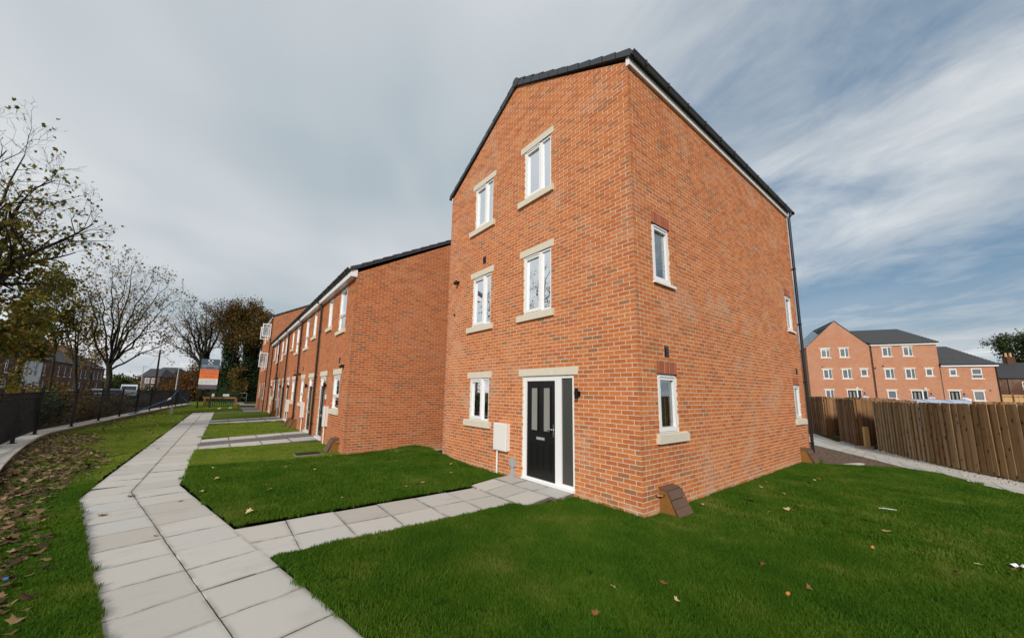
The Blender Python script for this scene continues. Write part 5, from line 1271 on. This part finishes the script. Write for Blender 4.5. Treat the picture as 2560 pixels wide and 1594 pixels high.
# ------------------------------------------------------------------ trees and shrubs
def wiggle(rg, a, b, n, amp):
    a, b = np.array(a, float), np.array(b, float); L = np.linalg.norm(b-a); t = np.linspace(0, 1, n)[:, None]
    p = a+(b-a)*t; off = rg.normal(0, 1, (n, 3)); off[0] = 0
    return p+np.cumsum(off, 0)*amp*L/n*np.sin(np.pi*np.clip(t, 0, 1))**.4
class Tree:
    def __init__(s, seed): s.rg = np.random.default_rng(seed); s.br = []; s.tips = []
    def branch(s, pts, r0, r1): s.br.append((np.asarray(pts), np.linspace(r0, r1, len(pts)))); return s.br[-1]
    def sprout(s, br, n, lo, hi, lenf, ang, level, maxlevel, up=.25, thin=.55, rmin=.006, nchild=(5, 5, 4)):
        """side branches along a limb, again and again up to maxlevel"""
        pts, rad = br; rg = s.rg; L = np.linalg.norm(pts[-1]-pts[0])
        for k in range(n):
            t = lo+(hi-lo)*(k+rg.random())/n; i = min(int(t*(len(pts)-1)), len(pts)-2); f = t*(len(pts)-1)-i
            p = pts[i]*(1-f)+pts[i+1]*f; d = pts[i+1]-pts[i]; d = d/np.linalg.norm(d)
            q = rg.normal(0, 1, 3); q -= d*(q@d); q /= np.linalg.norm(q)
            a = ang*rg.uniform(.6, 1.3); v = d*math.cos(a)+q*math.sin(a); v[2] += up*rg.uniform(.3, 1.2); v /= np.linalg.norm(v)
            l = L*lenf*rg.uniform(.55, 1.15)*(1.15-.55*t); r = max(rmin, rad[i]*thin*rg.uniform(.7, 1.0))
            e = p+v*l; e[2] = max(e[2], .4)
            w_ = wiggle(rg, p, e, 4 if level < maxlevel else 3, .45); b = s.branch(w_, r, max(rmin*.6, r*.35))
            if level < maxlevel: s.sprout(b, nchild[min(level, len(nchild)-1)], .25, 1.0, .5, ang, level+1, maxlevel, up, thin, rmin, nchild)
            else: s.tips.append((w_[-1], v)); s.tips.append((w_[1], v))
    def tubes(s):
        v, f = [], []
        b = 0
        for pts, rad in s.br:
            n = 8 if rad[0] > .09 else 5 if rad[0] > .03 else 3
            d = np.gradient(pts, axis=0); d /= np.linalg.norm(d, axis=1)[:, None]+1e-9
            ref = np.where(np.abs(d[:, 2:3]) < .9, np.array([[0, 0, 1.]]), np.array([[0, 1., 0]]))
            x = np.cross(d, ref); x /= np.linalg.norm(x, axis=1)[:, None]; y = np.cross(x, d)
            an = np.arange(n)*2*np.pi/n
            ring = pts[:, None]+(x[:, None]*np.cos(an)[None, :, None]+y[:, None]*np.sin(an)[None, :, None])*rad[:, None, None]
            v.append(ring.reshape(-1, 3)); k = len(pts); i = np.arange(k-1)[:, None]*n; j = np.arange(n)[None]; j2 = (j+1) % n
            f.append(np.stack([b+i+j, b+i+j2, b+i+n+j2, b+i+n+j], -1).reshape(-1, 4)); b += k*n
        return np.concatenate(v), np.concatenate(f)
def leaf_quads(rg, c, size, flat=.5, lobed=False):
    n = len(c); d = rg.normal(0, 1, (n, 3)); d[:, 2] *= flat; d /= np.linalg.norm(d, axis=1)[:, None]
    q = rg.normal(0, 1, (n, 3)); q -= d*(q*d).sum(1)[:, None]; q /= np.linalg.norm(q, axis=1)[:, None]; s = size*rg.uniform(.6, 1.25, (n, 1)); up = np.cross(d, q)*s*.18
    if lobed:
        P = [(0, 0), (.42, .18), (.52, .62), (.18, .62), (0, 1.0), (-.18, .62), (-.52, .62), (-.42, .18)]
        v = np.stack([c+d*s*y+q*s*x+up*(abs(x)*2) for x, y in P], 1); k = 8
    else:
        v = np.stack([c, c+d*s*.55+q*s*.42+up, c+d*s*1.05, c+d*s*.55-q*s*.42+up], 1); k = 4
    return v.reshape(-1, 3), np.arange(n*k).reshape(n, k)
def finish_tree(name, T, base, label, group, bark='bark', leaf=None, nleaf=0, size=.12, clump_r=.25, where=None, cat='tree', ivy=None, lobed=True):
    e = empty(name, base, label, cat, group); rg = T.rg
    v, f = T.tubes(); link('trunk', raw_mesh('trunk', v, f, bark, smooth=True), e)
    if nleaf:
        tips = np.array([t for t, _ in T.tips])
        if where is not None:
            p = np.array([max(0, where(t)) for t in tips]); p = p/p.sum()
        else: p = None
        c = tips[rg.choice(len(tips), nleaf, p=p)]+np.clip(rg.normal(0, 1, (nleaf, 3)), -1.4, 1.4)*clump_r*.85; c[:, 2] = np.maximum(c[:, 2], .3)
        v, f = leaf_quads(rg, c, size, .5, lobed); link('crown', raw_mesh('crown', v, f, leaf), e)
    if ivy:
        ps = []
        for (a, b, n, r) in ivy:
            t = rg.random((n, 1))**.85; p = np.array(a)+(np.array(b)-np.array(a))*t; an = rg.uniform(0, 6.28, n); rr = r*np.sqrt(rg.random(n))*(1.1-.55*t[:, 0])
            p = p+np.stack([np.cos(an)*rr, np.sin(an)*rr, rg.normal(0, .25, n)], -1); ps.append(p)
        v, f = leaf_quads(rg, np.concatenate(ps), .22, .7); link('ivy', raw_mesh('ivy', v, f, 'leaf_ivy'), e)
    return e
V3 = lambda p: np.array(p, float)
# big leafy tree whose trunk stands left of the picture
T = Tree(3); base = V3((-12.9, 16.4, 0)); fork = base+V3((.25, .1, 3.6))
tr = T.branch(wiggle(T.rg, base, fork, 6, .15), .30, .22)
targets = [ray_pt(60, 300, 15.6), ray_pt(115, 310, 15.2), ray_pt(205, 385, 15), ray_pt(322, 512, 14.6), ray_pt(262, 600, 15.6), ray_pt(190, 690, 14.2), ray_pt(20, 470, 13.6), ray_pt(120, 470, 17), ray_pt(90, 620, 13.2), ray_pt(110, 800, 14.0), ray_pt(20, 860, 13.0),
           Vector((-17, 13, 9)), Vector((-16.5, 18.5, 10.5)), Vector((-14.5, 12, 11)), Vector((-15, 17, 12.5)), Vector((-13.5, 12.5, 6))]
for k, t_ in enumerate(targets):
    t_ = Vector(fork)+(t_-Vector(fork))*(.80 if k < 9 else .9)
    st = fork-V3((0, 0, 1))*T.rg.uniform(0, 1.2) if t_.z > 4 else base+V3((.1, 0, 2.4))
    mid = (st+V3(t_))*.5+V3((0, 0, T.rg.uniform(-.2, .9)))
    pts = np.concatenate([wiggle(T.rg, st, mid, 5, .12), wiggle(T.rg, mid, V3(t_), 5, .14)[1:]])
    b = T.branch(pts, .12 if t_.z > 4 else .05, .016); T.sprout(b, 11, .28, 1.0, .36, .75, 0, 2, .22, .5, .0045, (6, 4))
finish_tree('sycamore_tree', T, tuple(base), 'large half-bare tree with yellow-green leaves reaching in from the left edge', 'trees along the street', 'bark_dark', 'leaf_maple', 4600, .14, .22, lambda t: (1.6 if t[2] < 8 else .75 if t[2] < 10 else .25)*(1.3 if t[0] < -10.5 else .5))
def vase(name, seed, base, forkp, targets, r, label, leaf, nleaf, size, n1=9, lv=2, bark='bark', lean=.1, where=None, nch=(5, 4), group='trees along the street', lenf=.36, ang=.6, clump_r=.22, ivy=None, up=.3, rmin=.007, lobed=True):
    T = Tree(seed); base, forkp = V3(base), V3(forkp)
    T.branch(wiggle(T.rg, base, forkp, 5, .12), r, r*.8)
    for t_ in targets:
        st = base+(forkp-base)*T.rg.uniform(.72, 1.0); t_ = V3(t_); t_ = forkp+(t_-forkp)*.88; mid = st+(t_-st)*.5+V3((0, 0, np.linalg.norm(t_-st)*.06))
        pts = np.concatenate([wiggle(T.rg, st, mid, 5, .14), wiggle(T.rg, mid, t_, 5, .16)[1:]])
        T.sprout(T.branch(pts, r*.42, rmin*1.8), n1, .25, 1.0, lenf, ang, 0, lv-1, up, .55, rmin, nch)
    return finish_tree(name, T, tuple(base), label, group, bark, leaf, nleaf, size, clump_r, where, ivy=ivy, lobed=lobed)
vase('street_tree', 21, ray_pt(262, 1000, 24).xy.to_3d(), ray_pt(272, 905, 24), [ray_pt(u, v, Z) for u, v, Z in ((282, 640, 24), (345, 625, 23.5), (398, 665, 24.5), (440, 690, 23.5), (480, 725, 24), (235, 650, 24.5), (205, 690, 23.2), (425, 790, 23.4), (455, 850, 24.2), (320, 660, 26), (300, 760, 21.5), (370, 740, 26.5))], .17,
     'multi-stemmed nearly bare tree leaning right behind the railing', 'leaf_sparse', 1900, .115, 10, 3, nch=(5, 4), rmin=.005)
vase('street_tree', 22, ray_pt(192, 1000, 22).xy.to_3d(), ray_pt(188, 900, 22), [ray_pt(u, v, Z) for u, v, Z in ((130, 700, 22), (172, 680, 21.6), (215, 720, 22.3), (243, 770, 21.8), (110, 780, 22.4), (160, 740, 23.5))], .11,
     'dark forked slender tree left of the leaning tree', 'leaf_maple', 1100, .13, 8, 3, nch=(4, 3), rmin=.005)
vase('street_tree', 23, ray_pt(141, 1000, 21).xy.to_3d(), ray_pt(139, 850, 21), [ray_pt(u, v, Z) for u, v, Z in ((140, 650, 21), (100, 700, 20.6), (170, 690, 21.5), (60, 740, 21.2), (95, 800, 20.2), (180, 790, 21.5))], .07,
     'thin straight tree with a yellow-green leafy crown', 'leaf_maple', 3000, .14, 8, 3, nch=(4, 3), rmin=.005)
vase('street_tree', 24, ray_pt(52, 1000, 19).xy.to_3d(), ray_pt(50, 900, 19), [ray_pt(u, v, Z) for u, v, Z in ((20, 760, 19), (60, 740, 18.6), (100, 790, 19.4), (10, 850, 18.5), (110, 870, 19), (60, 830, 17.8))], .06,
     'small leafy yellow-green tree in front of the old terrace near the left edge', 'leaf_maple', 3000, .14, 7, 3, nch=(4, 3), rmin=.005, lenf=.45)
vase('street_tree', 25, ray_pt(225, 1000, 27).xy.to_3d(), ray_pt(226, 930, 27), [ray_pt(u, v, Z) for u, v, Z in ((190, 830, 27), (215, 800, 27.5), (245, 820, 26.5), (170, 880, 27), (260, 880, 27))], .07,
     'small sapling with dull gold leaves left of the leaning tree', 'leaf_sparse', 1500, .14, 7, 3, nch=(4, 3), rmin=.005, lenf=.45)
def zray(u, v, Z): return ray_pt(u, v, Z)
vase('woodland_tree', 31, zray(512, 985, 56).xy.to_3d(), zray(512, 905, 56), [zray(u, v, Z) for u, v, Z in ((425, 800, 56), (450, 770, 55), (480, 757, 57), (515, 757, 56), (545, 765, 55), (575, 775, 58), (420, 850, 55.5), (500, 800, 52), (540, 800, 60))], .5,
     'tall bare fan-shaped tree behind the sale board', 'leaf_brown', 2600, .20, 10, 3, nch=(6, 5), group='tall trees behind the sale board', clump_r=.5, rmin=.016, ivy=[(zray(512, 985, 56).xy.to_3d(), zray(512, 880, 56), 2600, .9)], ang=.55, bark='bark_dark', lobed=False)
vase('woodland_tree', 32, zray(578, 985, 54).xy.to_3d(), zray(577, 900, 54), [zray(u, v, Z) for u, v, Z in ((540, 770, 54), (565, 757, 53), (590, 760, 55), (610, 775, 54), (560, 810, 57), (600, 830, 51))], .45,
     'ivy-clad bare tree in the middle behind the sale board', 'leaf_brown', 6500, .20, 10, 3, nch=(5, 5), group='tall trees behind the sale board', clump_r=.5, rmin=.016, ivy=[(zray(578, 985, 54).xy.to_3d(), zray(578, 840, 54), 6500, 1.5)], bark='bark_dark', lobed=False)
vase('woodland_tree', 33, zray(628, 985, 55).xy.to_3d(), zray(627, 890, 55), [zray(u, v, Z) for u, v, Z in ((575, 775, 55), (600, 762, 54), (630, 758, 56), (655, 770, 55), (678, 790, 54), (688, 815, 56), (610, 800, 58), (650, 820, 51))], .5,
     'broad tree with bronze autumn crown next to the end block', 'leaf_brown', 15000, .22, 11, 3, nch=(5, 5), group='tall trees behind the sale board', clump_r=.55, rmin=.016, where=lambda t: 1.3 if t[2] > 11 else .9, ivy=[(zray(628, 985, 55).xy.to_3d(), zray(628, 860, 55), 7000, 1.6)], bark='bark_dark', lobed=False)
def shrub(name, c, rx, h, n, leaf, label, size, seed, group, z0=.0, stems=6, cat='shrub', ry=None):
    rg = np.random.default_rng(seed); e = empty(name, (c[0], c[1], 0), label, cat, group); ry = ry or rx
    ncl = max(8, n//90); cc = rg.normal(0, 1, (ncl, 3)); cc /= np.linalg.norm(cc, axis=1)[:, None]; cc *= (rg.random((ncl, 1))**.4); cc[:, 2] = np.abs(cc[:, 2])*rg.choice([1, .6], ncl)
    ctr = np.stack([c[0]+cc[:, 0]*rx, c[1]+cc[:, 1]*ry, z0+.12*h+cc[:, 2]*h*.88], -1)
    p = ctr[rg.integers(0, ncl, n)]+rg.normal(0, 1, (n, 3))*np.array([rx*.16, ry*.16, h*.09]); p[:, 2] = np.maximum(p[:, 2], .05)
    v, f = leaf_quads(rg, p, size, .7); link('foliage', raw_mesh('foliage', v, f, leaf), e)
    T = Tree(seed+1)
    for k in range(stems): t_ = ctr[rg.integers(0, ncl)]; T.branch(wiggle(T.rg, (c[0]+rg.normal(0, .12*rx), c[1]+rg.normal(0, .12*ry), -.05), t_, 5, .15), .02+.006*h, .008)
    v, f = T.tubes(); link('stems', raw_mesh('stems', v, f, 'bark_dark'), e)
SH = [('beech_shrub', 470, 55, 3.0, 5.6, 5200, 'leaf_beech', 'russet brown beech bush left of the sale board', .20), ('beech_shrub', 440, 62, 2.4, 4.4, 2600, 'leaf_beech', 'smaller russet bush at the end of the railing', .20),
      ('evergreen_shrub', 545, 58, 3.2, 4.6, 4600, 'leaf_ivy', 'dark evergreen bush directly behind the sale board', .22), ('evergreen_shrub', 600, 57, 3.2, 5.0, 5200, 'leaf_ivy', 'dark evergreen thicket behind the knee rail', .22), ('evergreen_shrub', 640, 62, 3.4, 6.5, 5200, 'leaf_ivy', 'tall dark evergreen thicket beside the end block', .24),
      ('evergreen_shrub', 565, 60, 3.0, 7.5, 4200, 'leaf_ivy', 'tall dark evergreen between the two ivy-clad trees', .24), ('brown_shrub', 500, 60, 2.6, 6.5, 3000, 'leaf_brown', 'olive-brown thicket behind the russet bush', .22), ('brown_shrub', 605, 59, 3.0, 9.5, 4200, 'leaf_brown', 'tall bronze thicket between the ivy-clad trees', .22), ('brown_shrub', 660, 60, 3.0, 9.0, 4200, 'leaf_brown', 'tall bronze thicket right beside the end block', .22), ('yellow_shrub', 590, 53, 1.7, 5.2, 1700, 'leaf_sparse', 'bush with pale yellow leaves in front of the ivy-clad tree', .20), ('yellow_shrub', 520, 54, 1.6, 3.6, 1200, 'leaf_brown', 'loose olive-brown bush beside the sale board', .20), ('young_pine', 577, 47, 1.0, 2.7, 1500, 'leaf_green', 'small green pine sapling behind the green fence', .16),
      ('hedge_shrub', 440, 80, 4.0, 3.6, 3000, 'leaf_green', 'green bush below the telegraph pole', .24), ('hedge_shrub', 405, 95, 4.5, 3.4, 3000, 'leaf_ivy', 'dark bush in front of the orange house', .26), ('hedge_shrub', 460, 90, 4.5, 6.5, 3400, 'leaf_ivy', 'dark conifer-like bush left of the russet bush', .26)]
for k, (nm, u, Z, rx, h, n, leaf, lab, sz) in enumerate(SH): p = ray_pt(u, 975, Z); shrub(nm, (p.x, p.y), rx, h, n, leaf, lab, sz, 50+k, 'bushes behind the railing and sale board')
for k, (x, y, h, leaf, n) in enumerate(((-11.2, 13.2, 1.9, 'leaf_brown', 1500), (-11.4, 16.0, 2.2, 'leaf_maple', 1500), (-11.6, 18.6, 1.7, 'leaf_sparse', 1100), (-11.2, 21.0, 2.0, 'leaf_ivy', 1500), (-11.5, 23.4, 1.8, 'leaf_sparse', 1100), (-11.0, 25.9, 2.0, 'leaf_brown', 1400), (-11.3, 28.6, 1.7, 'leaf_sparse', 1100), (-10.9, 31.0, 1.9, 'leaf_ivy', 1300), (-10.8, 34.2, 1.4, 'leaf_brown', 900), (-10.7, 37.5, 1.2, 'leaf_ivy', 900), (-13.0, 20.0, 3.4, 'leaf_brown', 1800), (-13.2, 26.0, 3.2, 'leaf_maple', 1800), (-13.0, 32.0, 3.0, 'leaf_brown', 1600))):
    od = ('first', 'second', 'third', 'fourth', 'fifth', 'sixth', 'seventh', 'eighth', 'ninth', 'tenth')
    lab = f'{od[k]} low shrub in the row behind the railing, counted from the left edge' if k < 10 else f'taller straggling shrub over the {["second", "fifth", "eighth"][k-10]} low shrub behind the railing'
    shrub('verge_shrub', (x, y), 1.3, h, n, leaf, lab, .13, 80+k, 'shrubs behind the railing', ry=1.7)
for k, (u, Z, h, leaf) in enumerate(((330, 190, 9, 'leaf_brown'), (365, 200, 11, 'leaf_green'), (400, 210, 10, 'leaf_brown'), (440, 190, 10.5, 'leaf_green'), (480, 180, 11, 'leaf_brown'), (300, 170, 8, 'leaf_green'), (530, 170, 11, 'leaf_brown'), (590, 160, 10, 'leaf_green'), (640, 160, 11, 'leaf_brown'), (260, 185, 9, 'leaf_brown'), (200, 200, 9, 'leaf_green'))):
    p = ray_pt(u, 970, Z); shrub('distant_tree', (p.x, p.y), 9, h, 1500, leaf, f'{("brown" if leaf == "leaf_brown" else "green")} distant tree on the skyline, {("sixth", "seventh", "eighth", "ninth", "tenth", "fifth", "eleventh", "twelfth", "thirteenth", "fourth", "third")[k]} from the left edge', .8, 100+k, 'distant trees beyond the street', cat='tree')
# rounded tree beyond the houses on the right
p = ray_pt(2615, 975, 78); T = Tree(91); base = V3((p.x, p.y, 0)); T.branch(wiggle(T.rg, base, base+V3((0, 0, 5)), 5, .08), .6, .5)
for k in range(15):
    an = k*2.4; rr = 6.6*math.sqrt((k+.5)/15); t_ = base+V3((rr*math.cos(an), rr*math.sin(an), 11.5+4.5*math.sqrt(max(0, 1-(rr/8.3)**2))*T.rg.uniform(.75, 1.05)))
    T.sprout(T.branch(wiggle(T.rg, base+V3((0, 0, T.rg.uniform(3.5, 5))), t_, 8, .15), .22, .04), 9, .3, 1, .34, .7, 0, 1, .2, .5, .02, (5, 4))
finish_tree('round_tree', T, tuple(base), 'dense rounded dark tree behind the older house at the right edge', None, 'bark_dark', 'leaf_green', 15000, .34, .62, lobed=False)

# ------------------------------------------------------------------ fallen leaves and small litter
LP = [(0, 0), (.16, .10), (.46, .05), (.36, .28), (.52, .52), (.22, .58), (.0, .98), (-.22, .58), (-.52, .52), (-.36, .28), (-.46, .05), (-.16, .10)]
def flat_leaves(rg, pts, size):
    """dry lobed leaves lying on the ground, curled at the edges"""
    n = len(pts); an = rg.uniform(0, 6.28, n); s = size*rg.uniform(.65, 1.25, n); curl = rg.uniform(.1, .9, n); fold = rg.uniform(-.5, .6, n); tx = rg.normal(0, .35, n); ty = rg.normal(0, .35, n)
    L = np.array(LP)[None]*s[:, None, None]; x, y = L[..., 0], L[..., 1]-s[:, None]*.45
    z = curl[:, None]*(x**2)/s[:, None]*1.1+fold[:, None]*(y**2)/s[:, None]*.9+tx[:, None]*x*.6+ty[:, None]*y*.6; z -= z.min(1)[:, None]
    X = x*np.cos(an)[:, None]-y*np.sin(an)[:, None]; Y = x*np.sin(an)[:, None]+y*np.cos(an)[:, None]
    v = np.stack([X+pts[:, 0:1], Y+pts[:, 1:2], z+pts[:, 2:3]], -1); c = v.mean(1, keepdims=True)
    v = np.concatenate([v, c], 1); k = len(LP); f0 = np.array([(i, (i+1) % k, k) for i in range(k)])
    return v.reshape(-1, 3), (f0[None]+(np.arange(n)*(k+1))[:, None, None]).reshape(-1, 3)
rg = np.random.default_rng(77)
P = np.array(L_left); cand = rg.uniform((-10, .4), (-5.5, 34), (26000, 2)); cand = cand[inpoly(cand, P)]
wallP = np.array([(p.x, p.y) for p in wl2]); dw = np.min([np.hypot(cand[:, 0]-np.interp(cand[:, 1], wallP[:, 1], wallP[:, 0])-k, cand[:, 1]*0) for k in (0,)], 0)
xl = np.interp(cand[:, 1], [0, 2.45, 6.1, 8, 34], [-5.6, -5.96, -6.77, -6.8, -6.44]); dp_ = xl-cand[:, 0]
prob = np.where(cand[:, 1] < 9.5, np.clip((dp_-.22)/.75, 0, 1.2)*np.clip((cand[:, 1]-.2)/2.0, .45, 1.4), np.clip(1.35-dw/1.25, 0, 1)*np.clip((19-cand[:, 1])/5, .05, 1)+.02)
clus = np.array([.45+.55*math.sin(x*2.3+1)*math.sin(y*1.7+.4) for x, y in cand]); prob = prob*np.clip(clus+.35, .15, 1)
keep = cand[rg.random(len(cand)) < prob*2.0]
pts = np.array([(x, y, gz(x, y)+rg.uniform(.012, .04)) for x, y in keep])
v, f = flat_leaves(rg, pts, .095); link('fallen_leaves', raw_mesh('fallen_leaves', v, f, 'leaf_litter'), kind='stuff', label='drift of dry brown leaves on the lawn beside the low wall', cat='leaves')
vp = np.stack([rg.uniform(-13, -9.9, 1800), rg.uniform(8, 34, 1800), np.full(1800, -.03)], -1); vp = vp[vp[:, 0] < np.interp(vp[:, 1], wallP[:, 1], wallP[:, 0])-.65]
v, f = flat_leaves(rg, vp, .13); link('fallen_leaves', raw_mesh('fallen_leaves', v, f, 'leaf_litter'), kind='stuff', label='dry leaves on the verge behind the railing', cat='leaves')
def single_leaf(x, y, z, size, m, label, group, k):
    r2 = np.random.default_rng(500+k); v, f = flat_leaves(r2, np.array([(0, 0, 0.)]), size); o = link('fallen_leaf', raw_mesh('fallen_leaf', v, f, m), None, label, 'leaf', group); o.location = (x, y, z); return o
RL = [(-2.08, -.97), (-2.52, -1.1), (-.36, -1.63), (1.4, -.22), (1.72, -.19), (2.41, -.61), (3.35, -.83), (2.87, -1.05), (2.6, -1.25), (2.23, -1.17), (2.28, -1.24), (1.24, -.78), (1.87, -1.05), (2.46, -1.84), (2.46, -2.04), (2.69, -2.17), (2.0, -1.69), (1.74, -1.93), (2.21, -2.29), (3.65, -2.02), (4.17, -.3), (3.58, -.39), (4.77, -.88), (5.57, -.87), (5.36, -.85), (3.3, -3.13), (1.75, -3.31), (1.63, -3.07), (1.09, -2.93), (-.55, -2.07), (-1.8, -1.43), (-1.6, -1.19)]
for k, (x, y) in enumerate(RL):
    pale = k % 3 == 0; single_leaf(x, y, gz(x, y)+.035, .085 if x > 0 else .07, 'leaf_pale' if pale else 'leaf_rust', 'pale dry leaf lying on the lawn below the side wall' if pale else 'rust brown leaf lying on the lawn below the side wall', 'leaves on the lawn below the side wall', k)
ML = [(-4.59, 7.01), (-4.23, 5.26), (-4.98, 6.33), (-3.73, 6.84), (-2.54, 7.9), (-2.21, 3.59), (-1.77, 3.72), (-.5, 4.88), (-1.1, 4.98), (-2.7, 3.54), (-3.31, 3.56), (-4.6, 3.56), (-5.19, 5.34), (-5.02, 7.52), (-3.24, 6.23), (-.12, 5.2), (-.9, 4.15), (-.12, 4.01), (-4.22, 4.87), (-.1, 4.6), (-.12, 3.62), (-.1, 1.15)]
for k, (x, y) in enumerate(ML): single_leaf(x, y, gz(x, y)+.04, .09, 'leaf_pale', 'pale yellow leaf on the lawn beside the front door path', 'leaves on the lawn beside the front door path', 100+k)
for k, (x, y) in enumerate(((-6.57, 13.23), (-6.37, 12.3), (-6.64, 9.22), (-6.12, 5.86), (-6.27, 4.76), (-5.57, 3.32), (-5.44, 5.04))): single_leaf(x, y, .004, .10 if k in (3, 4) else .075, 'leaf_litter', 'dry brown leaf lying on the slabs of the main path', 'leaves on the main path', 200+k)
for (x, y, lab) in ((-.84, -1.98, 'orange-brown nut in the grass nearest the bottom of the picture'), (1.30, -2.27, 'orange-brown nut in the grass further up the lawn')):
    e = empty('fallen_nut', (x, y, .03), lab, 'nut', 'orange nuts in the lawn'); mb = MB(); 
    mb.tube([(x-.028, y, .055), (x-.022, y, .055), (x-.01, y, .056), (x+.01, y, .056), (x+.022, y, .055), (x+.028, y, .055)], [.004, .014, .019, .019, .014, .004], 10); put(mb, 'shell', 'conker', e, smooth=True)
cu = empty('crushed_can', (8.12, -2.98, .03), 'crushed silver can lying by the fence path', 'can'); mb = MB(); mb.tube([(8.05, -3.0, .06), (8.06, -3.0, .06), (8.13, -2.98, .058), (8.19, -2.96, .062), (8.20, -2.96, .062)], [.02, .034, .028, .034, .02], 12); put(mb, 'can_body', 'chrome', cu)
pl_ = empty('plastic_scrap', (1.9, -3.34, .03), 'torn bluish white plastic scrap on the lawn at the right edge', 'plastic scrap'); mb = MB(); b = len(mb.v)
r2 = random.Random(4); G = [[Vector((1.86+.022*i+r2.uniform(-.008, .008), -3.40+.022*j+r2.uniform(-.008, .008), .05+r2.uniform(0, .035))) for j in range(6)] for i in range(5)]
for i in range(4):
    for j in range(5): mb.quad([G[i][j], G[i+1][j], G[i+1][j+1], G[i][j+1]])
put(mb, 'sheet', 'litter_white', pl_)
tw = empty('string_piece', (3.7, -2.1, .03), 'short pale string lying on the lawn', 'string'); put(MB().tube([(3.66, -2.05, .05), (3.70, -2.10, .055), (3.72, -2.17, .052), (3.76, -2.25, .05)], .006, 5), 'strand', 'litter_white', tw)
bt = empty('blue_cap', (-6.52, 2.57, .03), 'small bright blue cap among the leaves', 'bottle cap'); put(MB().tube([(-6.535, 2.57, .05), (-6.505, 2.57, .055)], .016, 10), 'cap', 'sign_blue', bt)
for k, (u, v_) in enumerate(((548.5, 1023), (576, 1021.5))): q = ray_pt(u, v_, 1)-CAM; q = CAM+q*(CAM.z/-q.z); e = empty('white_bag', (q.x, q.y, 0), ('left', 'right')[k]+' of two small white lumps on the far lawn', 'bag'); put(MB().tube([(q.x-.13, q.y, .06), (q.x-.06, q.y, .08), (q.x+.06, q.y, .08), (q.x+.13, q.y, .05)], [.02, .06, .07, .02], 8), 'lump', 'litter_white', e)
